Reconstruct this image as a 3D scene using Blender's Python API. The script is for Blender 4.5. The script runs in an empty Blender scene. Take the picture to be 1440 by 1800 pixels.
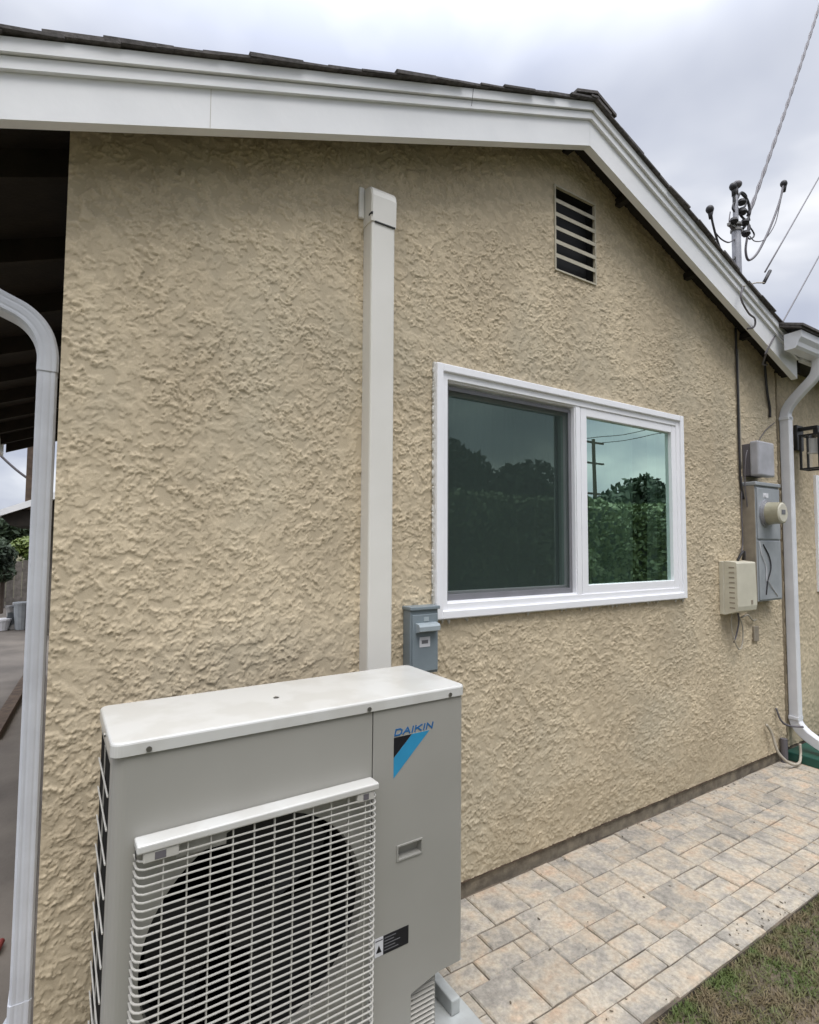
import bpy, bmesh, math, random
import numpy as np
from mathutils import Vector, Matrix, noise as mnoise

# ------------------------------------------------------------------ camera, world, sun, exposure
scene = bpy.context.scene
COL = scene.collection
H = 1.487                      # eye height above the paving; coordinates below are written from eye level

cd = bpy.data.cameras.new('camera')
cam = bpy.data.objects.new('camera', cd)
COL.objects.link(cam)
F = Vector((0.53360174, 0.84390866, 0.05556405))
R = Vector((0.84503288, -0.53468451, 0.00564872))
U = Vector((-0.03447624, -0.04393928, 0.99843915))
cam.matrix_world = Matrix(((R.x, U.x, -F.x, 0), (R.y, U.y, -F.y, -1.877), (R.z, U.z, -F.z, H), (0, 0, 0, 1)))
cd.sensor_fit = 'HORIZONTAL'
cd.sensor_width = 36
cd.lens = 958.21 / 1440 * 36
cd.clip_start = 0.02
cd.clip_end = 2000
scene.camera = cam

SUN_EL, SUN_AZ = 63, 190       # azimuth measured from +y clockwise: light comes from behind the camera, a little left
w = bpy.data.worlds.new('World'); scene.world = w; w.use_nodes = True
nt = w.node_tree; nt.nodes.clear()
def wn(t, **k):
    n = nt.nodes.new(t)
    for a, b in k.items(): setattr(n, a, b)
    return n
out = wn('ShaderNodeOutputWorld'); bg = wn('ShaderNodeBackground'); bg.inputs['Strength'].default_value = 0.1
sky = wn('ShaderNodeTexSky', sky_type='NISHITA', sun_disc=False)
sky.sun_elevation = math.radians(SUN_EL); sky.sun_rotation = math.radians(SUN_AZ)
tc = wn('ShaderNodeTexCoord')
sep = wn('ShaderNodeSeparateXYZ'); nt.links.new(tc.outputs['Generated'], sep.inputs[0])
# cloud deck: project the direction on a flat layer so clouds flatten to the horizon
addz = wn('ShaderNodeMath', operation='ADD'); addz.inputs[1].default_value = 0.35
absz = wn('ShaderNodeMath', operation='ABSOLUTE'); nt.links.new(sep.outputs['Z'], absz.inputs[0]); nt.links.new(absz.outputs[0], addz.inputs[0])
dx = wn('ShaderNodeMath', operation='DIVIDE'); nt.links.new(sep.outputs['X'], dx.inputs[0]); nt.links.new(addz.outputs[0], dx.inputs[1])
dy = wn('ShaderNodeMath', operation='DIVIDE'); nt.links.new(sep.outputs['Y'], dy.inputs[0]); nt.links.new(addz.outputs[0], dy.inputs[1])
cmb = wn('ShaderNodeCombineXYZ'); nt.links.new(dx.outputs[0], cmb.inputs[0]); nt.links.new(dy.outputs[0], cmb.inputs[1]); cmb.inputs[2].default_value = 5.1
nz = wn('ShaderNodeTexNoise'); nz.inputs['Scale'].default_value = 2.1; nz.inputs['Detail'].default_value = 4.5; nz.inputs['Roughness'].default_value = 0.5; nz.inputs['Distortion'].default_value = 0.25
nt.links.new(cmb.outputs[0], nz.inputs['Vector'])
ramp = wn('ShaderNodeValToRGB')
ramp.color_ramp.elements[0].position = 0.36; ramp.color_ramp.elements[0].color = (4.8, 5.15, 6.2, 1)
ramp.color_ramp.elements[1].position = 0.64; ramp.color_ramp.elements[1].color = (9.8, 9.9, 10.2, 1)
e = ramp.color_ramp.elements.new(0.50); e.color = (6.4, 6.7, 7.5, 1)
nt.links.new(nz.outputs['Fac'], ramp.inputs[0])
# an overcast sky is brighter overhead than at the horizon
zen = wn('ShaderNodeMapRange'); zen.inputs['From Min'].default_value = 0.60; zen.inputs['From Max'].default_value = 1.0
zen.inputs['To Min'].default_value = 1.0; zen.inputs['To Max'].default_value = 5.4; zen.interpolation_type = 'SMOOTHSTEP'
nt.links.new(absz.outputs[0], zen.inputs['Value'])
mulz = wn('ShaderNodeVectorMath', operation='SCALE'); nt.links.new(ramp.outputs[0], mulz.inputs[0]); nt.links.new(zen.outputs[0], mulz.inputs['Scale'])
mix = wn('ShaderNodeMix', data_type='RGBA'); mix.inputs[0].default_value = 0.93
nt.links.new(sky.outputs[0], mix.inputs[6]); nt.links.new(mulz.outputs[0], mix.inputs[7])
nt.links.new(mix.outputs[2], bg.inputs['Color']); nt.links.new(bg.outputs[0], out.inputs['Surface'])

ld = bpy.data.lights.new('sun', 'SUN'); ld.energy = 1.5; ld.angle = math.radians(32); ld.color = (1, 0.955, 0.89)
sun = bpy.data.objects.new('sun', ld); COL.objects.link(sun)
az, el = math.radians(SUN_AZ), math.radians(SUN_EL)
sd = Vector((math.sin(az) * math.cos(el), math.cos(az) * math.cos(el), math.sin(el)))
sun.rotation_euler = sd.to_track_quat('Z', 'Y').to_euler(); sun.location = (0, -8, 9)

vs = scene.view_settings
vs.view_transform = 'Standard'; vs.look = 'None'; vs.gamma = 1; vs.exposure = 0.18; vs.use_curve_mapping = False
scene.render.engine = 'CYCLES'
scene.cycles.max_bounces = 8

# ------------------------------------------------------------------ materials
def mat(name, col, rough=0.6, col2=None, scale=8, detail=4, bump=0, bscale=60, metal=0, spec=0.5, fac=(0.35, 0.65), rnd=0, coat=0):
    m = bpy.data.materials.new(name); m.use_nodes = True
    t = m.node_tree; b = t.nodes['Principled BSDF']
    b.inputs['Roughness'].default_value = rough; b.inputs['Metallic'].default_value = metal
    b.inputs['Specular IOR Level'].default_value = spec; b.inputs['Coat Weight'].default_value = coat
    tcx = t.nodes.new('ShaderNodeTexCoord')
    if col2 is None: col2 = tuple(c * 0.86 for c in col)
    n = t.nodes.new('ShaderNodeTexNoise'); n.inputs['Scale'].default_value = scale; n.inputs['Detail'].default_value = detail
    t.links.new(tcx.outputs['Object'], n.inputs['Vector'])
    r = t.nodes.new('ShaderNodeValToRGB')
    r.color_ramp.elements[0].position = fac[0]; r.color_ramp.elements[0].color = (*col2, 1)
    r.color_ramp.elements[1].position = fac[1]; r.color_ramp.elements[1].color = (*col, 1)
    t.links.new(n.outputs['Fac'], r.inputs[0])
    last = r.outputs[0]
    if rnd:
        oi = t.nodes.new('ShaderNodeObjectInfo'); mr = t.nodes.new('ShaderNodeMapRange')
        mr.inputs['To Min'].default_value = 1 - rnd; mr.inputs['To Max'].default_value = 1 + rnd
        t.links.new(oi.outputs['Random'], mr.inputs['Value'])
        hs = t.nodes.new('ShaderNodeHueSaturation'); t.links.new(last, hs.inputs['Color']); t.links.new(mr.outputs[0], hs.inputs['Value']); last = hs.outputs[0]
    t.links.new(last, b.inputs['Base Color'])
    if bump:
        n2 = t.nodes.new('ShaderNodeTexNoise'); n2.inputs['Scale'].default_value = bscale; n2.inputs['Detail'].default_value = 4
        t.links.new(tcx.outputs['Object'], n2.inputs['Vector'])
        bm_ = t.nodes.new('ShaderNodeBump'); bm_.inputs['Strength'].default_value = 1; bm_.inputs['Distance'].default_value = bump
        t.links.new(n2.outputs['Fac'], bm_.inputs['Height']); t.links.new(bm_.outputs[0], b.inputs['Normal'])
    return m

M = {}
M['fascia'] = mat('white_painted_board', (0.82, 0.82, 0.82), 0.5, (0.74, 0.745, 0.75), 3, bump=0.0006, bscale=40)
M['soffit'] = mat('dark_stained_wood', (0.022, 0.016, 0.011), 0.85, (0.012, 0.009, 0.006), 9, bump=0.002)
M['shingle'] = mat('grey_brown_shingle', (0.11, 0.10, 0.095), 0.9, (0.06, 0.054, 0.05), 60, bump=0.002, bscale=300, rnd=0.25)
M['cover'] = mat('ivory_plastic', (0.72, 0.70, 0.65), 0.42, (0.66, 0.64, 0.585), 2.5, bump=0.0003, bscale=12)
M['vinyl'] = mat('white_vinyl', (0.88, 0.88, 0.90), 0.35, (0.84, 0.84, 0.86), 5)
M['caulk'] = mat('white_caulk', (0.62, 0.61, 0.58), 0.6, (0.45, 0.43, 0.38), 40, bump=0.003, bscale=80)
M['unit'] = mat('ivory_steel_shaded', (0.325, 0.315, 0.285), 0.38, (0.30, 0.292, 0.262), 3, bump=0.0002, bscale=8)  # casing ivory darkened; the shade on the upright faces is put into its colour
M['lid'] = mat('ivory_steel_lit', (0.56, 0.555, 0.525), 0.22, (0.52, 0.51, 0.475), 6, detail=9, bump=0.0003, bscale=5, fac=(0.42, 0.52))  # paler copy of the casing ivory; light from above painted into the colour
M['grille'] = mat('ivory_grille_plastic', (0.50, 0.485, 0.44), 0.4, (0.45, 0.435, 0.395), 6)
M['black'] = mat('black_interior', (0.012, 0.012, 0.012), 0.7)
M['fan'] = mat('dark_fan_plastic', (0.012, 0.012, 0.013), 0.6)
M['coil'] = mat('dark_coil', (0.007, 0.007, 0.007), 0.8, (0.003, 0.003, 0.003), 90, spec=0.1)
M['screw'] = mat('screw_steel', (0.25, 0.24, 0.22), 0.4, metal=0.8)
M['blue'] = mat('logo_blue', (0.03, 0.27, 0.48), 0.4)
M['navy'] = mat('logo_dark_blue', (0.02, 0.13, 0.33), 0.4)
M['ink'] = mat('logo_black', (0.01, 0.01, 0.014), 0.4)
M['label_white'] = mat('sticker_white', (0.68, 0.68, 0.70), 0.4)
M['label_grey'] = mat('sticker_print_grey', (0.16, 0.16, 0.17), 0.4)
M['greybox'] = mat('blue_grey_enamel', (0.21, 0.25, 0.27), 0.4, (0.18, 0.215, 0.235), 9)
M['greybox_hi'] = mat('pale_grey_plastic', (0.36, 0.41, 0.43), 0.35)
M['cab'] = mat('grey_steel_cabinet', (0.34, 0.36, 0.375), 0.42, (0.28, 0.30, 0.315), 12)
M['cab_side'] = mat('overpainted_cabinet_side', (0.30, 0.26, 0.20), 0.7, (0.24, 0.205, 0.16), 20)
M['meter'] = mat('aged_meter_glass', (0.36, 0.34, 0.25), 0.22, (0.29, 0.275, 0.2), 14, coat=0.4)
M['metalgrey'] = mat('weathered_grey_plastic', (0.42, 0.42, 0.45), 0.5, (0.33, 0.33, 0.35), 10)
M['beigebox'] = mat('beige_plastic', (0.60, 0.57, 0.46), 0.45, (0.54, 0.51, 0.41), 9)
M['spout'] = mat('white_aluminium', (0.74, 0.75, 0.78), 0.40, (0.67, 0.68, 0.71), 7, bump=0.0005, bscale=20)
M['spoutgrey'] = mat('dusty_white_aluminium', (0.56, 0.58, 0.62), 0.5, (0.47, 0.485, 0.52), 6, detail=8, bump=0.001, bscale=30)
M['cable'] = mat('black_cable', (0.03, 0.028, 0.03), 0.6)
M['cablegrey'] = mat('grey_cable', (0.13, 0.12, 0.13), 0.6)
M['cablebeige'] = mat('beige_cable', (0.42, 0.38, 0.31), 0.6)
M['galv'] = mat('galvanised_steel', (0.40, 0.40, 0.42), 0.45, (0.30, 0.30, 0.32), 20, metal=0.5)
M['lampblack'] = mat('matt_black_metal', (0.012, 0.012, 0.013), 0.5)
M['bulb'] = mat('frosted_candle_tube', (0.75, 0.74, 0.70), 0.4)
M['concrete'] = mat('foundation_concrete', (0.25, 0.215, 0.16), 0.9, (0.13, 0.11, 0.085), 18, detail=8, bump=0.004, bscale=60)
M['patio'] = mat('patio_concrete', (0.17, 0.148, 0.125), 0.9, (0.095, 0.082, 0.07), 1.6, detail=9, bump=0.003, bscale=30)
M['joint'] = mat('joint_sand', (0.17, 0.135, 0.10), 0.95, (0.06, 0.048, 0.036), 8, detail=8, bump=0.003, bscale=150)
M['soil'] = mat('brown_soil', (0.14, 0.11, 0.075), 0.95, (0.06, 0.048, 0.032), 14, detail=8, bump=0.01, bscale=50)
M['lawn'] = mat('patchy_lawn', (0.085, 0.10, 0.035), 0.95, (0.10, 0.075, 0.045), 3, detail=8, bump=0.02, bscale=40)
M['greenpaint'] = mat('dark_green_paint', (0.012, 0.085, 0.06), 0.5, (0.01, 0.06, 0.045), 10)
M['fencewood'] = mat('weathered_fence_wood', (0.15, 0.135, 0.12), 0.9, (0.09, 0.08, 0.07), 12, bump=0.002, rnd=0.2)
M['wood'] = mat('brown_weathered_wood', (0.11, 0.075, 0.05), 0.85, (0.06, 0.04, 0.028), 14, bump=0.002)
M['leaf'] = mat('leaf_green', (0.17, 0.22, 0.095), 0.6, (0.11, 0.155, 0.065), 2.5)
M['leafdark'] = mat('leaf_dark', (0.03, 0.055, 0.018), 0.7, (0.012, 0.025, 0.009), 1.2)
M['leafyellow'] = mat('leaf_yellow_green', (0.15, 0.19, 0.035), 0.6, (0.05, 0.09, 0.015), 2.5)
M['bark'] = mat('bark', (0.08, 0.06, 0.045), 0.9)
M['pad'] = mat('pale_equipment_pad', (0.42, 0.44, 0.43), 0.7, (0.34, 0.35, 0.34), 20)
M['red'] = mat('faded_red_rubber', (0.20, 0.03, 0.025), 0.7)
M['interior'] = mat('interior_wall', (0.25, 0.24, 0.22), 0.9)
M['stripgrey'] = mat('screen_frame_grey', (0.20, 0.20, 0.215), 0.45)
M['clutter'] = mat('assorted_garden_clutter', (0.25, 0.24, 0.23), 0.7, (0.04, 0.045, 0.05), 6, fac=(0.45, 0.55))

def grass_mat():
    m = mat('grass_blade', (0.075, 0.105, 0.022), 0.7, (0.15, 0.115, 0.06), 9, detail=5, fac=(0.42, 0.58))
    return m
M['grass'] = grass_mat()

def stucco_mat():
    m = bpy.data.materials.new('tan_lace_stucco'); m.use_nodes = True
    t = m.node_tree; b = t.nodes['Principled BSDF']; b.inputs['Roughness'].default_value = 0.85; b.inputs['Specular IOR Level'].default_value = 0.25
    g = t.nodes.new('ShaderNodeNewGeometry')
    n = t.nodes.new('ShaderNodeTexNoise'); n.inputs['Scale'].default_value = 2.2; n.inputs['Detail'].default_value = 6
    t.links.new(g.outputs['Position'], n.inputs['Vector'])
    r = t.nodes.new('ShaderNodeValToRGB')
    r.color_ramp.elements[0].position = 0.35; r.color_ramp.elements[0].color = (0.495, 0.412, 0.288, 1)
    r.color_ramp.elements[1].position = 0.65; r.color_ramp.elements[1].color = (0.62, 0.52, 0.366, 1)
    t.links.new(n.outputs['Fac'], r.inputs[0])
    n3 = t.nodes.new('ShaderNodeTexNoise'); n3.inputs['Scale'].default_value = 28; n3.inputs['Detail'].default_value = 6
    t.links.new(g.outputs['Position'], n3.inputs['Vector'])
    # colour darker in the low parts of the relief, paler on the ridges (vertex attribute holds the relief height)
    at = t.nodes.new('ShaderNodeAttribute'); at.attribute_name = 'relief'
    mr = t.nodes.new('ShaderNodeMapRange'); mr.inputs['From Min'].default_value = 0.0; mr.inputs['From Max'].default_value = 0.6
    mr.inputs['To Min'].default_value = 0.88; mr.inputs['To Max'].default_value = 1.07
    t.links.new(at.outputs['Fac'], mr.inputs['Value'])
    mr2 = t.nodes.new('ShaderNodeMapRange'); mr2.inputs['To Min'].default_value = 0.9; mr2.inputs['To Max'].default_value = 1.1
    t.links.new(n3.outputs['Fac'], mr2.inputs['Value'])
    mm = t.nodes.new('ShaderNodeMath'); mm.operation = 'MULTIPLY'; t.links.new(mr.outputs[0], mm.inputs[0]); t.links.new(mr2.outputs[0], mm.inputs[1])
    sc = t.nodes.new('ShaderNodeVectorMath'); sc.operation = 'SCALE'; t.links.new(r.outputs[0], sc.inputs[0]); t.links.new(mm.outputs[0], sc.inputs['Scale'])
    # splash dirt near the ground
    sp = t.nodes.new('ShaderNodeSeparateXYZ'); t.links.new(g.outputs['Position'], sp.inputs[0])
    lo = t.nodes.new('ShaderNodeMapRange'); lo.inputs['From Min'].default_value = 0.45; lo.inputs['From Max'].default_value = 0.05
    t.links.new(sp.outputs['Z'], lo.inputs['Value'])
    n4 = t.nodes.new('ShaderNodeTexNoise'); n4.inputs['Scale'].default_value = 5; n4.inputs['Detail'].default_value = 5
    t.links.new(g.outputs['Position'], n4.inputs['Vector'])
    lm = t.nodes.new('ShaderNodeMath'); lm.operation = 'MULTIPLY'; t.links.new(lo.outputs[0], lm.inputs[0]); t.links.new(n4.outputs['Fac'], lm.inputs[1])
    mx = t.nodes.new('ShaderNodeMix'); mx.data_type = 'RGBA'; t.links.new(lm.outputs[0], mx.inputs[0])
    t.links.new(sc.outputs[0], mx.inputs[6]); mx.inputs[7].default_value = (0.34, 0.29, 0.20, 1)
    # grey weathering patches
    n5 = t.nodes.new('ShaderNodeTexNoise'); n5.inputs['Scale'].default_value = 1.15; n5.inputs['Detail'].default_value = 7; n5.inputs['Roughness'].default_value = 0.62
    t.links.new(g.outputs['Position'], n5.inputs['Vector'])
    m5 = t.nodes.new('ShaderNodeMapRange'); m5.inputs['From Min'].default_value = 0.50; m5.inputs['From Max'].default_value = 0.68; m5.inputs['To Max'].default_value = 0.42
    t.links.new(n5.outputs['Fac'], m5.inputs['Value'])
    mx5 = t.nodes.new('ShaderNodeMix'); mx5.data_type = 'RGBA'; t.links.new(m5.outputs[0], mx5.inputs[0]); t.links.new(mx.outputs[2], mx5.inputs[6]); mx5.inputs[7].default_value = (0.37, 0.345, 0.27, 1)
    t.links.new(mx5.outputs[2], b.inputs['Base Color'])
    nb = t.nodes.new('ShaderNodeTexNoise'); nb.inputs['Scale'].default_value = 260; nb.inputs['Detail'].default_value = 3
    t.links.new(g.outputs['Position'], nb.inputs['Vector'])
    bp = t.nodes.new('ShaderNodeBump'); bp.inputs['Distance'].default_value = 0.0009; t.links.new(nb.outputs['Fac'], bp.inputs['Height'])
    t.links.new(bp.outputs[0], b.inputs['Normal'])
    return m
M['stucco'] = stucco_mat()

def paver_mat():
    m = bpy.data.materials.new('tumbled_paver'); m.use_nodes = True
    t = m.node_tree; b = t.nodes['Principled BSDF']; b.inputs['Roughness'].default_value = 0.85
    g = t.nodes.new('ShaderNodeNewGeometry'); oi = t.nodes.new('ShaderNodeObjectInfo')
    ad = t.nodes.new('ShaderNodeVectorMath'); ad.operation = 'MULTIPLY_ADD'
    cb = t.nodes.new('ShaderNodeCombineXYZ'); t.links.new(oi.outputs['Random'], cb.inputs[2])
    ad.inputs[1].default_value = (1, 1, 1)
    s9 = t.nodes.new('ShaderNodeVectorMath'); s9.operation = 'SCALE'; s9.inputs['Scale'].default_value = 0.7; t.links.new(cb.outputs[0], s9.inputs[0])
    t.links.new(g.outputs['Position'], ad.inputs[0]); t.links.new(s9.outputs[0], ad.inputs[2])
    n = t.nodes.new('ShaderNodeTexNoise'); n.inputs['Scale'].default_value = 8.5; n.inputs['Detail'].default_value = 6; n.inputs['Roughness'].default_value = 0.62
    t.links.new(ad.outputs[0], n.inputs['Vector'])
    r = t.nodes.new('ShaderNodeValToRGB'); cr = r.color_ramp
    cr.elements[0].position = 0.30; cr.elements[0].color = (0.275, 0.255, 0.22, 1)
    cr.elements[1].position = 0.70; cr.elements[1].color = (0.51, 0.375, 0.265, 1)
    for p, c in ((0.42, (0.35, 0.32, 0.275)), (0.50, (0.44, 0.39, 0.315)), (0.58, (0.465, 0.39, 0.30))):
        q = cr.elements.new(p); q.color = (*c, 1)
    t.links.new(n.outputs['Fac'], r.inputs[0])
    n2 = t.nodes.new('ShaderNodeTexNoise'); n2.inputs['Scale'].default_value = 55; n2.inputs['Detail'].default_value = 6; n2.inputs['Roughness'].default_value = 0.7
    t.links.new(ad.outputs[0], n2.inputs['Vector'])
    mr = t.nodes.new('ShaderNodeMapRange'); mr.inputs['From Min'].default_value = 0.3; mr.inputs['From Max'].default_value = 0.7
    mr.inputs['To Min'].default_value = 0.62; mr.inputs['To Max'].default_value = 1.18
    t.links.new(n2.outputs['Fac'], mr.inputs['Value'])
    mr3 = t.nodes.new('ShaderNodeMapRange'); mr3.inputs['To Min'].default_value = 0.88; mr3.inputs['To Max'].default_value = 1.08
    t.links.new(oi.outputs['Random'], mr3.inputs['Value'])
    mm = t.nodes.new('ShaderNodeMath'); mm.operation = 'MULTIPLY'; t.links.new(mr.outputs[0], mm.inputs[0]); t.links.new(mr3.outputs[0], mm.inputs[1])
    sc = t.nodes.new('ShaderNodeVectorMath'); sc.operation = 'SCALE'; t.links.new(r.outputs[0], sc.inputs[0]); t.links.new(mm.outputs[0], sc.inputs['Scale'])
    t.links.new(sc.outputs[0], b.inputs['Base Color'])
    bp = t.nodes.new('ShaderNodeBump'); bp.inputs['Distance'].default_value = 0.003; t.links.new(n2.outputs['Fac'], bp.inputs['Height'])
    t.links.new(bp.outputs[0], b.inputs['Normal'])
    return m
M['paver'] = paver_mat()

def glass_mat(name, refl, tint, trans):
    m = bpy.data.materials.new(name); m.use_nodes = True
    t = m.node_tree; t.nodes.clear()
    o = t.nodes.new('ShaderNodeOutputMaterial'); mx = t.nodes.new('ShaderNodeMixShader')
    gl = t.nodes.new('ShaderNodeBsdfGlossy'); gl.inputs['Color'].default_value = (*tint, 1); gl.inputs['Roughness'].default_value = 0.0
    tr = t.nodes.new('ShaderNodeBsdfTransparent'); tr.inputs['Color'].default_value = (*trans, 1)
    fr = t.nodes.new('ShaderNodeFresnel'); fr.inputs['IOR'].default_value = 1.5
    mr = t.nodes.new('ShaderNodeMapRange'); mr.inputs['To Min'].default_value = refl; mr.inputs['To Max'].default_value = 1
    nz_ = t.nodes.new('ShaderNodeTexNoise'); nz_.inputs['Scale'].default_value = 1.3; nz_.inputs['Detail'].default_value = 1
    gg = t.nodes.new('ShaderNodeNewGeometry'); t.links.new(gg.outputs['Position'], nz_.inputs['Vector'])
    bp = t.nodes.new('ShaderNodeBump'); bp.inputs['Distance'].default_value = 0.004; t.links.new(nz_.outputs['Fac'], bp.inputs['Height'])
    t.links.new(bp.outputs[0], gl.inputs['Normal'])
    t.links.new(fr.outputs[0], mr.inputs['Value']); t.links.new(mr.outputs[0], mx.inputs[0])
    t.links.new(tr.outputs[0], mx.inputs[1]); t.links.new(gl.outputs[0], mx.inputs[2]); t.links.new(mx.outputs[0], o.inputs[0])
    return m
M['glass'] = glass_mat('green_coated_glass', 0.54, (0.70, 0.92, 0.82), (0.78, 0.96, 0.88))
M['glassclear'] = glass_mat('lantern_glass', 0.05, (1, 1, 1), (0.96, 0.96, 0.96))

def screen_mat():
    m = bpy.data.materials.new('insect_screen_mesh'); m.use_nodes = True
    t = m.node_tree; t.nodes.clear()
    o = t.nodes.new('ShaderNodeOutputMaterial'); mx = t.nodes.new('ShaderNodeMixShader')
    df = t.nodes.new('ShaderNodeBsdfDiffuse'); df.inputs['Color'].default_value = (0.045, 0.06, 0.055, 1)
    tr = t.nodes.new('ShaderNodeBsdfTransparent')
    g = t.nodes.new('ShaderNodeNewGeometry'); wv = t.nodes.new('ShaderNodeTexNoise'); wv.inputs['Scale'].default_value = 3
    t.links.new(g.outputs['Position'], wv.inputs['Vector'])
    mr = t.nodes.new('ShaderNodeMapRange'); mr.inputs['To Min'].default_value = 0.56; mr.inputs['To Max'].default_value = 0.66
    t.links.new(wv.outputs['Fac'], mr.inputs['Value']); t.links.new(mr.outputs[0], mx.inputs[0])
    t.links.new(tr.outputs[0], mx.inputs[1]); t.links.new(df.outputs[0], mx.inputs[2]); t.links.new(mx.outputs[0], o.inputs[0])
    return m
M['screen'] = screen_mat()
M['curtain'] = mat('pale_sheer_curtain', (0.85, 0.86, 0.82), 0.9, (0.75, 0.76, 0.72), 2)

# ------------------------------------------------------------------ building helpers
OFF = {}
def empty(name, loc, rz=0, label=None, cat=None, group=None, parent=None, ry=0):
    o = bpy.data.objects.new(name, None); COL.objects.link(o); o.empty_display_size = 0.1
    w_ = Vector((loc[0], loc[1], loc[2] + H))
    if parent:
        o.parent = parent; o.location = w_ - OFF.get(parent, Vector()); 
    else: o.location = w_
    o.rotation_euler = (0, ry, rz)
    OFF[o] = w_
    tag(o, label, cat, group)
    return o
def tag(o, label=None, cat=None, group=None, kind=None):
    if label: o['label'] = label
    if cat: o['category'] = cat
    if group: o['group'] = group
    if kind: o['kind'] = kind
    return o
def obj(name, bm, m, parent=None, smooth=False, local=False, mesh=None, loc=None):
    """bm in eye-level coordinates (local=True: coordinates of the parent)"""
    me = bpy.data.meshes.new(name); bm.to_mesh(me); bm.free()
    if m: me.materials.append(m)
    return link(name, me, parent, smooth, local)
def link(name, me, parent=None, smooth=False, local=False):
    o = bpy.data.objects.new(name, me); COL.objects.link(o)
    if smooth:
        me.polygons.foreach_set('use_smooth', [True] * len(me.polygons))
    if parent is not None:
        o.parent = parent
        if not local: me.transform(Matrix.Translation(Vector((0, 0, H)) - OFF[parent]))
        OFF[o] = OFF[parent]
    else:
        # origin at the middle of the base of the mesh
        n = len(me.vertices); co = np.empty(n * 3); me.vertices.foreach_get('co', co); co = co.reshape(-1, 3)
        c = Vector(((co[:, 0].min() + co[:, 0].max()) / 2, (co[:, 1].min() + co[:, 1].max()) / 2, co[:, 2].min()))
        me.transform(Matrix.Translation(-c)); o.location = c + Vector((0, 0, H)); OFF[o] = o.location.copy()
    return o
def nb(): return bmesh.new()
def box(bm, x0, x1, y0, y1, z0, z1, bev=0, seg=2):
    r = bmesh.ops.create_cube(bm, size=1)
    vs_ = r['verts']
    bmesh.ops.transform(bm, matrix=Matrix.Translation(((x0 + x1) / 2, (y0 + y1) / 2, (z0 + z1) / 2)) @ Matrix.Diagonal((abs(x1 - x0), abs(y1 - y0), abs(z1 - z0), 1)), verts=vs_)
    if bev:
        ed = list({e for v in vs_ for e in v.link_edges})
        bmesh.ops.bevel(bm, geom=ed, offset=bev, segments=seg, affect='EDGES', profile=0.5)
    return bm
def prism(bm, pts, a0, a1, axis='y'):
    """polygon pts extruded along axis; pts are the two other coordinates in order"""
    def P(p, a):
        return {'y': (p[0], a, p[1]), 'x': (a, p[0], p[1]), 'z': (p[0], p[1], a)}[axis]
    va = [bm.verts.new(P(p, a0)) for p in pts]; vb = [bm.verts.new(P(p, a1)) for p in pts]
    n = len(pts)
    bm.faces.new(va); bm.faces.new(vb[::-1])
    for i in range(n): bm.faces.new((va[i], vb[i], vb[(i + 1) % n], va[(i + 1) % n]))
    bmesh.ops.recalc_face_normals(bm, faces=bm.faces[:])
    return bm
def smoothpath(pts, n=8):
    P = [Vector(p) for p in pts]; P = [P[0] * 2 - P[1]] + P + [P[-1] * 2 - P[-2]]
    o = []
    for i in range(1, len(P) - 2):
        for k in range(n):
            t = k / n
            o.append(0.5 * ((2 * P[i]) + (P[i + 1] - P[i - 1]) * t + (2 * P[i - 1] - 5 * P[i] + 4 * P[i + 1] - P[i + 2]) * t * t + (3 * P[i] - P[i - 1] - 3 * P[i + 1] + P[i + 2]) * t ** 3))
    o.append(P[-2]); return o
def sweep(bm, path, section, side=None, cap=True):
    """section: list of (n, s); side: fixed side vector (plane of the path is normal to it) or None for a round tube"""
    path = [Vector(p) for p in path]; rings = []
    prevN = None
    for i, p in enumerate(path):
        if i == 0: T = path[1] - p
        elif i == len(path) - 1: T = p - path[i - 1]
        else: T = (path[i + 1] - p).normalized() + (p - path[i - 1]).normalized()
        T = T.normalized()
        if side is not None: S = Vector(side).normalized(); N = S.cross(T).normalized()
        else:
            if prevN is None:
                a = Vector((0, 0, 1)) if abs(T.z) < 0.9 else Vector((1, 0, 0)); N = a.cross(T).normalized()
            else: N = (prevN - T * prevN.dot(T)).normalized()
            S = T.cross(N)
        prevN = N
        k = 1
        if 0 < i < len(path) - 1 and side is not None:
            c = (path[i + 1] - p).normalized().dot((p - path[i - 1]).normalized()); k = 1 / max(0.5, math.sqrt((1 + c) / 2))
        rings.append([bm.verts.new(p + N * (a * k) + S * b) for a, b in section])
    m = len(section)
    for i in range(len(rings) - 1):
        for j in range(m): bm.faces.new((rings[i][j], rings[i][(j + 1) % m], rings[i + 1][(j + 1) % m], rings[i + 1][j]))
    if cap: bm.faces.new(rings[0][::-1]); bm.faces.new(rings[-1])
    bmesh.ops.recalc_face_normals(bm, faces=bm.faces[:])
    return bm
def circ(r, n=8): return [(r * math.cos(2 * math.pi * i / n), r * math.sin(2 * math.pi * i / n)) for i in range(n)]
def tube(bm, pts, r, n=8, smooth=True): return sweep(bm, smoothpath(pts) if smooth and len(pts) > 2 else pts, circ(r, n))
def cyl(bm, c, axis, r, h, n=24, r2=None):
    a = Vector(axis).normalized(); rot = Vector((0, 0, 1)).rotation_difference(a).to_matrix().to_4x4()
    bmesh.ops.create_cone(bm, cap_ends=True, segments=n, radius1=r, radius2=r if r2 is None else r2, depth=h, matrix=Matrix.Translation(Vector(c) + a * h / 2) @ rot)
    return bm
def cable(name, pts, r, m, label=None, cat='cable', group=None, parent=None):
    o = obj(name, tube(nb(), pts, r, 6), m, parent, True)
    if parent is None: tag(o, label, cat, group)
    return o

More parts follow.
